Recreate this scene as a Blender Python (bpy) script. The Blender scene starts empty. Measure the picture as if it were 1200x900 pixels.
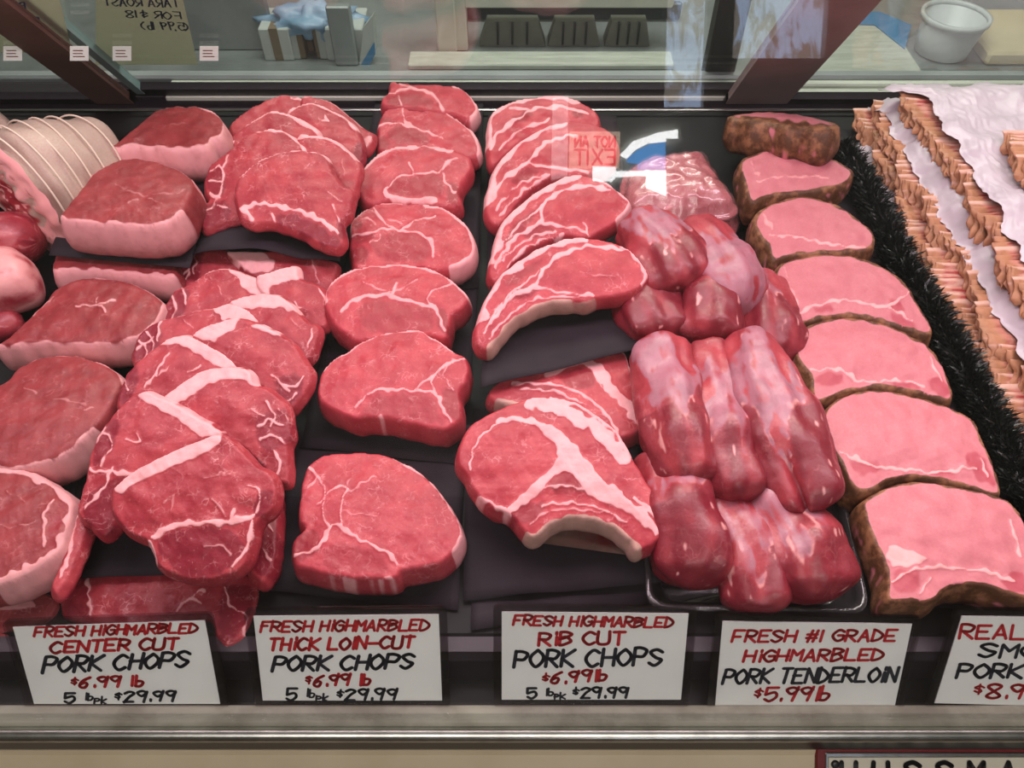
import bpy, math, random
import numpy as np
from mathutils import Vector, Matrix
from mathutils.geometry import delaunay_2d_cdt

random.seed(7)
C = bpy.context.scene.collection

# ------------------------------------------------------------------ camera
H = 0.512
DEP = math.radians(50.5)
FPX = 900.0
cam_d = bpy.data.cameras.new('camera')
cam_d.sensor_width = 36.0
cam_d.lens = 27.0
cam_d.clip_start = 0.01
cam = bpy.data.objects.new('camera', cam_d)
C.objects.link(cam)
cam.location = (0, 0, H)
cam.rotation_euler = (math.pi / 2 - DEP, 0, 0)
bpy.context.scene.camera = cam

# ------------------------------------------------------------------ light
vs = bpy.context.scene.view_settings
vs.view_transform = 'Standard'
vs.look = 'None'
vs.exposure = 0.0
vs.gamma = 1.0
vs.use_curve_mapping = False
w = bpy.data.worlds.new('world')
bpy.context.scene.world = w
w.use_nodes = True
w.node_tree.nodes['Background'].inputs[0].default_value = (0.80, 0.88, 1.0, 1)
w.node_tree.nodes['Background'].inputs[1].default_value = 0.18

def area(name, loc, rot, sx, sy, power, col):
    l = bpy.data.lights.new(name, 'AREA')
    l.shape = 'RECTANGLE'; l.size = sx; l.size_y = sy; l.energy = power; l.color = col
    o = bpy.data.objects.new(name, l); C.objects.link(o)
    o.location = loc; o.rotation_euler = rot
    return o
# pink-tinted meat lamp under the case canopy
area('case_lamp_light', (0.0, 0.46, 0.515), (math.radians(-4), 0, 0), 1.5, 0.10, 5.7, (1.0, 0.78, 0.87))
# added fill aimed at tags and front panel, then work-side ceiling light
area('front_fill_light', (0.0, -1.15, 1.55), (math.radians(42), 0, 0), 1.8, 0.7, 19.0, (1.0, 0.96, 0.92))
area('work_light', (0.2, 1.75, 1.70), (0, 0, 0), 2.4, 0.6, 70.0, (1.0, 0.99, 0.90))

# ------------------------------------------------------------------ projection helpers
FW = np.array([0, math.cos(DEP), -math.sin(DEP)])
UPV = np.array([0, math.sin(DEP), math.cos(DEP)])
RT = np.array([1.0, 0, 0])
CP = np.array([0, 0, H])

def rays(p):
    p = np.atleast_2d(np.asarray(p, float))
    return FW[None] + (p[:, :1] - 600) / FPX * RT[None] - (p[:, 1:2] - 450) / FPX * UPV[None]

def unproj(p, pt, n):
    """points where the view rays through p meet the plane (pt, n)"""
    d = rays(p)
    t = ((np.asarray(pt) - CP) @ n) / (d @ n)
    return CP[None] + d * t[:, None]

def at_z(px, py, z):
    return unproj([(px, py)], (0, 0, z), np.array([0, 0, 1.0]))[0]

def at_y(px, py, y):
    return unproj([(px, py)], (0, y, 0), np.array([0, 1.0, 0]))[0]

def scale_at(P):
    return float((np.asarray(P) - CP) @ FW) / FPX

class Field:
    """smooth random field: sum of sines"""
    def __init__(self, seed, scale, n=14, dim=2):
        r = np.random.RandomState(seed)
        k = r.normal(size=(n, dim)); k /= np.linalg.norm(k, axis=1)[:, None]
        self.k = k * (2 * math.pi / scale) * r.uniform(0.5, 1.6, (n, 1))
        self.p = r.uniform(0, 6.283, n); self.n = n
    def __call__(self, x):
        return np.sin(np.atleast_2d(np.asarray(x)) @ self.k.T + self.p).sum(1) / math.sqrt(self.n / 2)

def catmull(pts, step, closed):
    pts = np.asarray(pts, float)
    n = len(pts); out = []
    rng = range(n if closed else n - 1)
    for i in rng:
        if closed:
            a, b, c, d = pts[i - 1], pts[i], pts[(i + 1) % n], pts[(i + 2) % n]
        else:
            a, b, c, d = pts[max(i - 1, 0)], pts[i], pts[i + 1], pts[min(i + 2, n - 1)]
        m = max(1, int(round(np.linalg.norm(c - b) / step)))
        for k in range(m):
            t = k / m
            out.append(0.5 * ((2 * b) + (c - a) * t + (2 * a - 5 * b + 4 * c - d) * t * t + (3 * b - a - 3 * c + d) * t ** 3))
    if not closed: out.append(pts[-1])
    return np.array(out)

def seg_dist(p, poly, closed=False):
    a = np.asarray(poly, float)
    if closed: a = np.vstack([a, a[:1]])
    best = np.full(len(p), 1e9)
    for i in range(len(a) - 1):
        s, e = a[i], a[i + 1]; v = e - s; L = max(v @ v, 1e-12)
        t = np.clip(((p - s) @ v) / L, 0, 1)
        d = np.hypot(p[:, 0] - s[0] - t * v[0], p[:, 1] - s[1] - t * v[1])
        best = np.minimum(best, d)
    return best

def inside(p, poly):
    a = np.asarray(poly, float); r = np.zeros(len(p), bool)
    x, y = p[:, 0], p[:, 1]; j = len(a) - 1
    for i in range(len(a)):
        xi, yi = a[i]; xj, yj = a[j]
        c = ((yi > y) != (yj > y)) & (x < (xj - xi) * (y - yi) / ((yj - yi) if yj != yi else 1e-9) + xi)
        r ^= c; j = i
    return r

def sstep(x, a, b):
    t = np.clip((x - a) / (b - a), 0, 1)
    return t * t * (3 - 2 * t)

# ------------------------------------------------------------------ object helpers
def props(o, label=None, cat=None, group=None, kind=None):
    if label: o['label'] = label
    if cat: o['category'] = cat
    if group: o['group'] = group
    if kind: o['kind'] = kind
    return o

def empty(name, loc, mat3=None, label=None, cat=None, group=None):
    o = bpy.data.objects.new(name, None); C.objects.link(o)
    o.empty_display_size = 0.02
    if mat3 is None:
        o.location = loc
    else:
        M = Matrix(np.asarray(mat3).tolist()).to_4x4(); M.translation = Vector(loc)
        o.matrix_world = M
    return props(o, label, cat, group)

def mesh_obj(name, V, F, mat, parent=None, smooth=True, mask=None, normals=None):
    me = bpy.data.meshes.new(name)
    me.from_pydata([tuple(map(float, v)) for v in V], [], [tuple(map(int, f)) for f in F])
    me.update()
    if mask is not None:
        at = me.color_attributes.new('mask', 'FLOAT_COLOR', 'POINT')
        buf = np.ones((len(V), 4), np.float32); buf[:, :3] = mask
        at.data.foreach_set('color', buf.ravel())
    me.materials.append(mat)
    if smooth:
        me.polygons.foreach_set('use_smooth', [True] * len(me.polygons))
    if normals is not None:
        me.normals_split_custom_set_from_vertices([tuple(map(float, n)) for n in normals])
    o = bpy.data.objects.new(name, me); C.objects.link(o)
    if parent is not None: o.parent = parent
    return o

class MB:
    """collects boxes, prisms and tubes into one mesh"""
    def __init__(self): self.V = []; self.F = []
    def add(self, V, F):
        b = len(self.V); self.V += [tuple(map(float, v)) for v in V]; self.F += [tuple(i + b for i in f) for f in F]
    def hexa(self, q):       # q: 8 corners, bottom 4 then top 4, both the same way round
        self.add(q, [(3, 2, 1, 0), (4, 5, 6, 7), (0, 1, 5, 4), (1, 2, 6, 5), (2, 3, 7, 6), (3, 0, 4, 7)])
    def box(self, x0, x1, y0, y1, z0, z1, c=0.0):
        if c <= 0:
            self.hexa([(x0, y0, z0), (x1, y0, z0), (x1, y1, z0), (x0, y1, z0), (x0, y0, z1), (x1, y0, z1), (x1, y1, z1), (x0, y1, z1)])
            return
        prof = []                       # chamfered profile in y-z, extruded in x, with inset end faces
        p = [(y0 + c, z0), (y1 - c, z0), (y1, z0 + c), (y1, z1 - c), (y1 - c, z1), (y0 + c, z1), (y0, z1 - c), (y0, z0 + c)]
        ym, zm = (y0 + y1) / 2, (z0 + z1) / 2
        hy, hz = (y1 - y0) / 2, (z1 - z0) / 2
        ins = [(ym + (y - ym) * (hy - c) / hy, zm + (z - zm) * (hz - c) / hz) for y, z in p]
        rings = [[(x0, y, z) for y, z in ins], [(x0 + c, y, z) for y, z in p], [(x1 - c, y, z) for y, z in p], [(x1, y, z) for y, z in ins]]
        V = [v for r in rings for v in r]; F = []
        for k in range(3):
            for i in range(8):
                j = (i + 1) % 8
                F.append((k * 8 + j, k * 8 + i, (k + 1) * 8 + i, (k + 1) * 8 + j))
        F.append(tuple(range(8))); F.append(tuple(24 + i for i in reversed(range(8))))
        self.add(V, F)
    def prism_x(self, prof, x0, x1):    # profile list of (y,z), extruded along x
        n = len(prof)
        V = [(x0, y, z) for y, z in prof] + [(x1, y, z) for y, z in prof]
        F = [(i, (i + 1) % n, n + (i + 1) % n, n + i) for i in range(n)] + [tuple(reversed(range(n))), tuple(range(n, 2 * n))]
        self.add(V, F)
    def slabpoly(self, pts, off):       # flat polygon (3-D points) thickened by the vector off
        n = len(pts); off = np.asarray(off)
        V = [np.asarray(p) for p in pts] + [np.asarray(p) + off for p in pts]
        F = [tuple(range(n)), tuple(reversed(range(n, 2 * n)))] + [((i + 1) % n, i, n + i, n + (i + 1) % n) for i in range(n)]
        self.add(V, F)
    def tube(self, pts, r, seg=8):
        pts = [np.asarray(p, float) for p in pts]; V = []; F = []
        for i, p in enumerate(pts):
            t = pts[min(i + 1, len(pts) - 1)] - pts[max(i - 1, 0)]; t /= np.linalg.norm(t) + 1e-12
            a = np.cross(t, (0, 0, 1.0)); 
            if np.linalg.norm(a) < 1e-3: a = np.cross(t, (0, 1.0, 0))
            a /= np.linalg.norm(a); b = np.cross(t, a)
            for k in range(seg):
                th = 2 * math.pi * k / seg
                V.append(p + r * (math.cos(th) * a + math.sin(th) * b))
        for i in range(len(pts) - 1):
            for k in range(seg):
                q = (k + 1) % seg
                F.append((i * seg + k, (i + 1) * seg + k, (i + 1) * seg + q, i * seg + q))
        F.append(tuple(range(seg))); F.append(tuple(reversed(range((len(pts) - 1) * seg, len(pts) * seg))))
        self.add(V, F)
    def lathe(self, prof, cx, cy, seg=40, close=False):   # prof (r,z)
        V = []; F = []
        for r, z in prof:
            for k in range(seg):
                th = 2 * math.pi * k / seg
                V.append((cx + r * math.cos(th), cy + r * math.sin(th), z))
        m = len(prof)
        for i in range(m if close else m - 1):
            for k in range(seg):
                q = (k + 1) % seg; j = (i + 1) % m
                F.append((i * seg + k, i * seg + q, j * seg + q, j * seg + k))
        if not close:
            F.append(tuple(reversed(range(seg)))); F.append(tuple(range((m - 1) * seg, m * seg)))
        self.add(V, F)
    def build(self, name, mat, parent=None, smooth=False):
        o = mesh_obj(name, self.V, self.F, mat, None, smooth)
        if parent is not None:
            o.parent = parent
            o.matrix_parent_inverse = parent.matrix_basis.inverted()
        return o

def structure(o): o['kind'] = 'structure'; return o

# ------------------------------------------------------------------ materials
def new_mat(name):
    m = bpy.data.materials.new(name); m.use_nodes = True
    nt = m.node_tree; b = nt.nodes['Principled BSDF']
    return m, nt, b

def node(nt, t, **kw):
    n = nt.nodes.new(t)
    for k, v in kw.items():
        if hasattr(n, k): setattr(n, k, v)
        else: n.inputs[k].default_value = v
    return n

def noise(nt, pos, scale, detail=3.0, rough=0.55, dist=0.0):
    n = nt.nodes.new('ShaderNodeTexNoise')
    n.inputs['Scale'].default_value = scale; n.inputs['Detail'].default_value = detail
    n.inputs['Roughness'].default_value = rough; n.inputs['Distortion'].default_value = dist
    nt.links.new(pos, n.inputs['Vector'])
    return n.outputs['Fac']

def ramp(nt, fac, a, b, c0=0.0, c1=1.0):
    n = nt.nodes.new('ShaderNodeMapRange'); n.interpolation_type = 'SMOOTHSTEP'
    n.inputs['From Min'].default_value = a; n.inputs['From Max'].default_value = b
    n.inputs['To Min'].default_value = c0; n.inputs['To Max'].default_value = c1
    nt.links.new(fac, n.inputs['Value'])
    return n.outputs['Result']

def mixc(nt, fac, a, b):
    n = nt.nodes.new('ShaderNodeMix'); n.data_type = 'RGBA'
    for s, v in ((0, fac), (6, a), (7, b)):
        if hasattr(v, 'is_output') or isinstance(v, bpy.types.NodeSocket): nt.links.new(v, n.inputs[s])
        elif s == 0: n.inputs[0].default_value = v
        else: n.inputs[s].default_value = (*v, 1)
    return n.outputs[2]

def math_n(nt, op, a, b):
    n = nt.nodes.new('ShaderNodeMath'); n.operation = op
    for i, v in enumerate((a, b)):
        if isinstance(v, bpy.types.NodeSocket): nt.links.new(v, n.inputs[i])
        else: n.inputs[i].default_value = v
    return n.outputs[0]

def meat_mat(name, lean1, lean2, fat, dark, special, fleck=0.35, fleck_scale=190, rough=0.42, bump=0.35, spec=0.30, grain=650, sharp=0.16, special2=None):
    m, nt, b = new_mat(name)
    pos = nt.nodes.new('ShaderNodeNewGeometry').outputs['Position']
    at = nt.nodes.new('ShaderNodeAttribute'); at.attribute_name = 'mask'
    sep = nt.nodes.new('ShaderNodeSeparateColor'); nt.links.new(at.outputs['Color'], sep.inputs[0])
    R, G, B = sep.outputs[0], sep.outputs[1], sep.outputs[2]
    big = noise(nt, pos, 46, 5, 0.62)
    fine = noise(nt, pos, grain, 3, 0.65)
    c = mixc(nt, ramp(nt, big, 0.30, 0.72), lean1, lean2)
    c = mixc(nt, ramp(nt, fine, 0.30, 0.75, 0.0, 0.22), c, dark)
    # marbling: thin pale threads where a distorted noise crosses its middle
    wn = nt.nodes.new('ShaderNodeTexNoise'); wn.inputs['Scale'].default_value = 85; wn.inputs['Detail'].default_value = 3
    nt.links.new(pos, wn.inputs['Vector'])
    wm = nt.nodes.new('ShaderNodeVectorMath'); wm.operation = 'MULTIPLY_ADD'; wm.inputs[1].default_value = (.022, .022, .022)
    nt.links.new(wn.outputs['Color'], wm.inputs[0]); nt.links.new(pos, wm.inputs[2])
    vo = nt.nodes.new('ShaderNodeTexVoronoi'); vo.feature = 'DISTANCE_TO_EDGE'; vo.inputs['Scale'].default_value = fleck_scale * 0.62
    nt.links.new(wm.outputs[0], vo.inputs['Vector'])
    th = ramp(nt, vo.outputs['Distance'], 0.0, 0.075, 1.0, 0.0)
    vo2 = nt.nodes.new('ShaderNodeTexVoronoi'); vo2.feature = 'DISTANCE_TO_EDGE'; vo2.inputs['Scale'].default_value = fleck_scale * 1.7
    nt.links.new(wm.outputs[0], vo2.inputs['Vector'])
    th2 = math_n(nt, 'MULTIPLY', ramp(nt, vo2.outputs['Distance'], 0.0, 0.13, 0.17, 0.0), ramp(nt, noise(nt, pos, 45, 3), 0.40, 0.62))
    th = math_n(nt, 'MAXIMUM', th, th2)
    gate = ramp(nt, noise(nt, pos, 70, 4, 0.65), 0.46, 0.72)
    th = math_n(nt, 'MULTIPLY', math_n(nt, 'MULTIPLY', th, gate), fleck * 0.85)
    dots = ramp(nt, noise(nt, pos, fleck_scale * 2.2, 2), 0.66, 0.76, 0.0, fleck * 0.6)
    # mottling of the dark red parts
    gm = ramp(nt, math_n(nt, 'ADD', G, math_n(nt, 'MULTIPLY', math_n(nt, 'SUBTRACT', noise(nt, pos, 130, 3), 0.5), 0.5)), 0.05, 0.9)
    gm = math_n(nt, 'MULTIPLY', gm, ramp(nt, G, 0.0, 0.15))
    c = mixc(nt, gm, c, dark)
    c = mixc(nt, math_n(nt, 'MAXIMUM', th, dots), c, fat)
    fm = math_n(nt, 'ADD', R, math_n(nt, 'MULTIPLY', math_n(nt, 'SUBTRACT', noise(nt, pos, 210, 3), 0.5), sharp * 1.6))
    fm = math_n(nt, 'MULTIPLY', ramp(nt, fm, 0.25, 0.95), ramp(nt, R, 0.02, 0.2))
    fcol = mixc(nt, ramp(nt, noise(nt, pos, 90, 3), 0.45, 0.75, 0.0, 0.45), fat, tuple(0.55 * f + 0.45 * l for f, l in zip(fat, lean1)))
    c = mixc(nt, fm, c, fcol)
    bm = math_n(nt, 'ADD', B, math_n(nt, 'MULTIPLY', math_n(nt, 'SUBTRACT', noise(nt, pos, 150, 4), 0.5), 0.55))
    bm = math_n(nt, 'MULTIPLY', ramp(nt, bm, 0.25, 0.75), ramp(nt, B, 0.02, 0.2))
    sp = mixc(nt, ramp(nt, noise(nt, pos, 75, 5, 0.65), 0.42, 0.68), special, special2 or tuple(x * .8 for x in special))
    c = mixc(nt, bm, c, sp)
    nt.links.new(c, b.inputs['Base Color'])
    rr = ramp(nt, fine, 0.3, 0.7, rough - 0.08, rough + 0.12)
    nt.links.new(rr, b.inputs['Roughness'])
    b.inputs['Specular IOR Level'].default_value = spec
    b.inputs['Subsurface Weight'].default_value = 0.10; b.inputs['Subsurface Radius'].default_value = (1.0, 0.35, 0.3); b.inputs['Subsurface Scale'].default_value = 0.004
    bp = nt.nodes.new('ShaderNodeBump'); bp.inputs['Strength'].default_value = bump; bp.inputs['Distance'].default_value = 0.0007
    hsum = math_n(nt, 'ADD', fine, math_n(nt, 'MULTIPLY', noise(nt, pos, 170, 3), 0.5))
    nt.links.new(hsum, bp.inputs['Height']); nt.links.new(bp.outputs[0], b.inputs['Normal'])
    return m

def plain(name, col, rough=0.5, metal=0.0, spec=0.5, var=0.0, vscale=30, col2=None, bump=0.0, bscale=200, stretch=None):
    m, nt, b = new_mat(name)
    b.inputs['Base Color'].default_value = (*col, 1); b.inputs['Roughness'].default_value = rough
    b.inputs['Metallic'].default_value = metal; b.inputs['Specular IOR Level'].default_value = spec
    pos = nt.nodes.new('ShaderNodeNewGeometry').outputs['Position']
    if stretch:
        mp = nt.nodes.new('ShaderNodeMapping'); mp.inputs['Scale'].default_value = stretch
        nt.links.new(pos, mp.inputs['Vector']); pos = mp.outputs[0]
    if var > 0 or col2:
        f = noise(nt, pos, vscale, 4)
        c = mixc(nt, ramp(nt, f, 0.35, 0.7), col, col2 or tuple(x * (1 - var) for x in col))
        nt.links.new(c, b.inputs['Base Color'])
    if bump > 0:
        bp = nt.nodes.new('ShaderNodeBump'); bp.inputs['Strength'].default_value = bump; bp.inputs['Distance'].default_value = 0.001
        nt.links.new(noise(nt, pos, bscale, 3), bp.inputs['Height']); nt.links.new(bp.outputs[0], b.inputs['Normal'])
    return m

def pane_mat(name, tint=(1, 1, 1), f0=0.045, haze=0.0, hazecol=(0.8, 0.85, 0.85), rough=0.0, smear=0.0):
    """clear sheet: transparent with a Schlick mirror and an optional film of haze"""
    m = bpy.data.materials.new(name); m.use_nodes = True; nt = m.node_tree; nt.nodes.clear()
    out = nt.nodes.new('ShaderNodeOutputMaterial')
    tr = nt.nodes.new('ShaderNodeBsdfTransparent'); tr.inputs[0].default_value = (*tint, 1)
    gl = nt.nodes.new('ShaderNodeBsdfGlossy'); gl.inputs['Roughness'].default_value = rough
    lw = nt.nodes.new('ShaderNodeLayerWeight'); lw.inputs['Blend'].default_value = 0.5
    p5 = math_n(nt, 'POWER', lw.outputs['Facing'], 5.0)
    fac = math_n(nt, 'ADD', math_n(nt, 'MULTIPLY', p5, 0.9), f0)
    base = tr.outputs[0]
    if haze > 0:
        df = nt.nodes.new('ShaderNodeBsdfDiffuse'); df.inputs[0].default_value = (*hazecol, 1)
        mh = nt.nodes.new('ShaderNodeMixShader')
        if smear > 0:
            pos = nt.nodes.new('ShaderNodeNewGeometry').outputs['Position']
            f = ramp(nt, noise(nt, pos, smear, 5, 0.6, 0.8), 0.45, 0.75, haze * 0.5, haze * 2.2)
            nt.links.new(f, mh.inputs[0])
        else: mh.inputs[0].default_value = haze
        nt.links.new(tr.outputs[0], mh.inputs[1]); nt.links.new(df.outputs[0], mh.inputs[2]); base = mh.outputs[0]
    mx = nt.nodes.new('ShaderNodeMixShader'); nt.links.new(fac, mx.inputs[0])
    nt.links.new(base, mx.inputs[1]); nt.links.new(gl.outputs[0], mx.inputs[2])
    nt.links.new(mx.outputs[0], out.inputs[0])
    return m

def glow(name, col, s):
    m = bpy.data.materials.new(name); m.use_nodes = True; nt = m.node_tree; nt.nodes.clear()
    out = nt.nodes.new('ShaderNodeOutputMaterial'); e = nt.nodes.new('ShaderNodeEmission')
    e.inputs[0].default_value = (*col, 1); e.inputs[1].default_value = s
    nt.links.new(e.outputs[0], out.inputs[0]); return m

FAT = (0.70, 0.30, 0.32)
BONE = (0.66, 0.42, 0.35)
M = {}
M['loin'] = meat_mat('fresh_loin_meat', (0.34, 0.024, 0.040), (0.48, 0.056, 0.074), FAT, (0.27, 0.020, 0.032), BONE, 0.55)
M['rib'] = meat_mat('fresh_rib_meat', (0.35, 0.025, 0.041), (0.49, 0.060, 0.076), (0.76, 0.345, 0.365), (0.27, 0.020, 0.032), (0.52, 0.28, 0.24), 0.50)
M['center'] = meat_mat('center_cut_meat', (0.28, 0.019, 0.032), (0.42, 0.050, 0.062), (0.76, 0.345, 0.36), (0.20, 0.010, 0.022), BONE, 0.60, 210)
M['roast'] = meat_mat('boneless_loin_meat', (0.185, 0.018, 0.022), (0.28, 0.036, 0.040), (0.64, 0.275, 0.285), (0.25, 0.025, 0.035), BONE, 0.40)
M['smoked'] = meat_mat('smoked_pork_meat', (0.52, 0.150, 0.180), (0.58, 0.190, 0.218), (0.82, 0.37, 0.37), (0.42, 0.068, 0.095), (0.085, 0.030, 0.013), 0.08, 240, 0.50, 0.22, special2=(0.30, 0.125, 0.062))
M['tender'] = meat_mat('tenderloin_meat', (0.32, 0.024, 0.040), (0.44, 0.052, 0.068), (0.72, 0.30, 0.30), (0.19, 0.008, 0.020), (0.38, 0.135, 0.18), 0.22, 150, 0.40, 0.28, 0.6, 500, 0.30)
M['skin'] = meat_mat('pork_skin', (0.44, 0.33, 0.27), (0.50, 0.39, 0.32), (0.84, 0.36, 0.36), (0.36, 0.030, 0.045), (0.50, 0.07, 0.08), 0.03, 120, 0.45, 0.2)
M['bacon'] = meat_mat('bacon_meat', (0.52, 0.20, 0.15), (0.60, 0.28, 0.22), (0.68, 0.42, 0.34), (0.36, 0.045, 0.045), (0.46, 0.205, 0.11), 0.15, 160, 0.4, 0.4)
M['ground'] = meat_mat('bagged_meat', (0.42, 0.085, 0.10), (0.52, 0.17, 0.18), (0.72, 0.36, 0.36), (0.26, 0.03, 0.05), BONE, 0.7, 130, 0.25, 0.5, 0.8)

M['paper'] = plain('black_butcher_paper', (0.023, 0.015, 0.021), 0.75, spec=0.18, var=0.2, vscale=60, bump=0.15, bscale=500)
M['deck'] = plain('black_deck_plastic', (0.008, 0.006, 0.007), 0.6, spec=0.2, var=0.3, vscale=25)
M['black'] = plain('black_metal', (0.010, 0.009, 0.009), 0.45)
M['garnish'] = plain('black_plastic_garnish', (0.006, 0.007, 0.006), 0.38, var=0.4, vscale=90, spec=0.5)
M['ledge'] = plain('grey_green_ledge', (0.24, 0.235, 0.18), 0.6, col2=(0.15, 0.14, 0.10), vscale=35, bump=0.2, bscale=90)
M['chrome'] = plain('worn_chrome', (0.62, 0.60, 0.56), 0.28, 1.0, var=0.25, vscale=60)
M['rubber'] = plain('dark_bumper', (0.020, 0.018, 0.018), 0.35)
M['cream'] = plain('cream_enamel', (0.62, 0.50, 0.34), 0.4, col2=(0.56, 0.44, 0.29), vscale=14)
M['card'] = plain('white_card', (0.80, 0.79, 0.76), 0.65, var=0.05, vscale=25)
M['red_ink'] = plain('red_marker', (0.46, 0.008, 0.014), 0.5)
M['black_ink'] = plain('black_marker', (0.010, 0.011, 0.020), 0.5)
M['blue_ink'] = plain('faded_blue_marker', (0.045, 0.060, 0.16), 0.6)
M['sleeve'] = pane_mat('clear_plastic_sleeve', (0.80, 0.76, 0.78), 0.035)
M['clear_tray'] = pane_mat('clear_plastic_tray', (0.86, 0.84, 0.85), 0.05, 0.05, (0.5, 0.45, 0.47), 0.12)
M['film'] = pane_mat('vacuum_film', (0.95, 0.93, 0.94), 0.05, 0.03, (0.7, 0.6, 0.62), 0.12)
M['glass'] = pane_mat('front_glass', (0.99, 0.995, 0.99), 0.040, 0.004, (0.8, 0.82, 0.82), 0.0, 9)
M['door_glass'] = pane_mat('door_glass', (0.93, 0.97, 0.96), 0.035, 0.022, (0.55, 0.62, 0.60), 0.01, 7)
M['rose_reflection'] = plain('rose_brown_reflection', (0.30, 0.205, 0.20), 0.45, 0.0, var=0.2, vscale=14)  # brick reflection on the door glass, put into the colour
M['brown_frame'] = plain('brown_anodised_frame', (0.20, 0.105, 0.085), 0.42, 0.1, var=0.2, vscale=18)
M['dark_frame'] = plain('dark_purple_frame', (0.024, 0.016, 0.022), 0.35, 0.2)
M['alu'] = plain('aluminium_track', (0.62, 0.62, 0.54), 0.45, 0.25, var=0.3, vscale=20, stretch=(0.3, 4, 4))
M['teal_edge'] = plain('grey_teal_edge', (0.22, 0.31, 0.31), 0.35)
M['steel'] = plain('stainless_steel', (0.36, 0.38, 0.38), 0.42, 0.5, var=0.25, vscale=8)
M['offwhite'] = plain('off_white_paint', (0.60, 0.60, 0.52), 0.6, var=0.12, vscale=12)
M['wood'] = plain('pale_board', (0.52, 0.53, 0.47), 0.6, col2=(0.42, 0.43, 0.37), vscale=12, stretch=(1, 6, 6))
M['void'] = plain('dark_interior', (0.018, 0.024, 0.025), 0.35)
M['greytray'] = plain('grey_tray', (0.24, 0.24, 0.20), 0.5, var=0.2, vscale=20)
M['note'] = plain('grey_note_paper', (0.48, 0.47, 0.38), 0.7, var=0.1, vscale=12)
_m = M['note']; _nt = _m.node_tree; _b = _nt.nodes['Principled BSDF']; _o = _nt.nodes['Material Output']
_t = _nt.nodes.new('ShaderNodeBsdfTranslucent'); _t.inputs[0].default_value = (0.62, 0.60, 0.50, 1)
_x = _nt.nodes.new('ShaderNodeMixShader'); _x.inputs[0].default_value = 0.55
_nt.links.new(_b.outputs[0], _x.inputs[1]); _nt.links.new(_t.outputs[0], _x.inputs[2]); _nt.links.new(_x.outputs[0], _o.inputs[0])
M['carton'] = plain('white_carton', (0.50, 0.52, 0.50), 0.7, var=0.1, vscale=15)
M['kraft'] = plain('brown_cardboard', (0.20, 0.145, 0.095), 0.75)
M['bluebag'] = plain('blue_plastic_bag', (0.33, 0.44, 0.60), 0.4, col2=(0.16, 0.30, 0.45), vscale=16)
M['blue'] = plain('blue_print', (0.06, 0.22, 0.42), 0.5)
M['bucket'] = plain('translucent_white_bucket', (0.52, 0.56, 0.56), 0.4, var=0.08, vscale=20)
M['yellowboard'] = plain('yellow_cutting_board', (0.60, 0.50, 0.30), 0.5, var=0.1, vscale=14)
M['wax'] = plain('wax_paper', (0.56, 0.46, 0.52), 0.42, var=0.14, vscale=30, bump=0.5, bscale=45)
M['string'] = plain('butcher_string', (0.70, 0.55, 0.45), 0.8)
M['wall'] = plain('wall_paint', (0.40, 0.40, 0.36), 0.8, var=0.06, vscale=4)
M['floor'] = plain('shop_floor', (0.16, 0.12, 0.10), 0.5, var=0.2, vscale=6)
M['label'] = plain('small_white_label', (0.80, 0.82, 0.76), 0.6)
M['nameplate'] = plain('nameplate_cream', (0.66, 0.60, 0.48), 0.4)
M['redframe'] = plain('nameplate_red', (0.16, 0.012, 0.012), 0.4)
M['letter'] = plain('nameplate_letter', (0.02, 0.018, 0.016), 0.4)

# ------------------------------------------------------------------ slabs of meat
FATNAME = {'loin': 'fat', 'rib': 'fat', 'center': 'fat_cap', 'roast': 'fat_cap', 'smoked': 'fat'}
SEED = [100]

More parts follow.
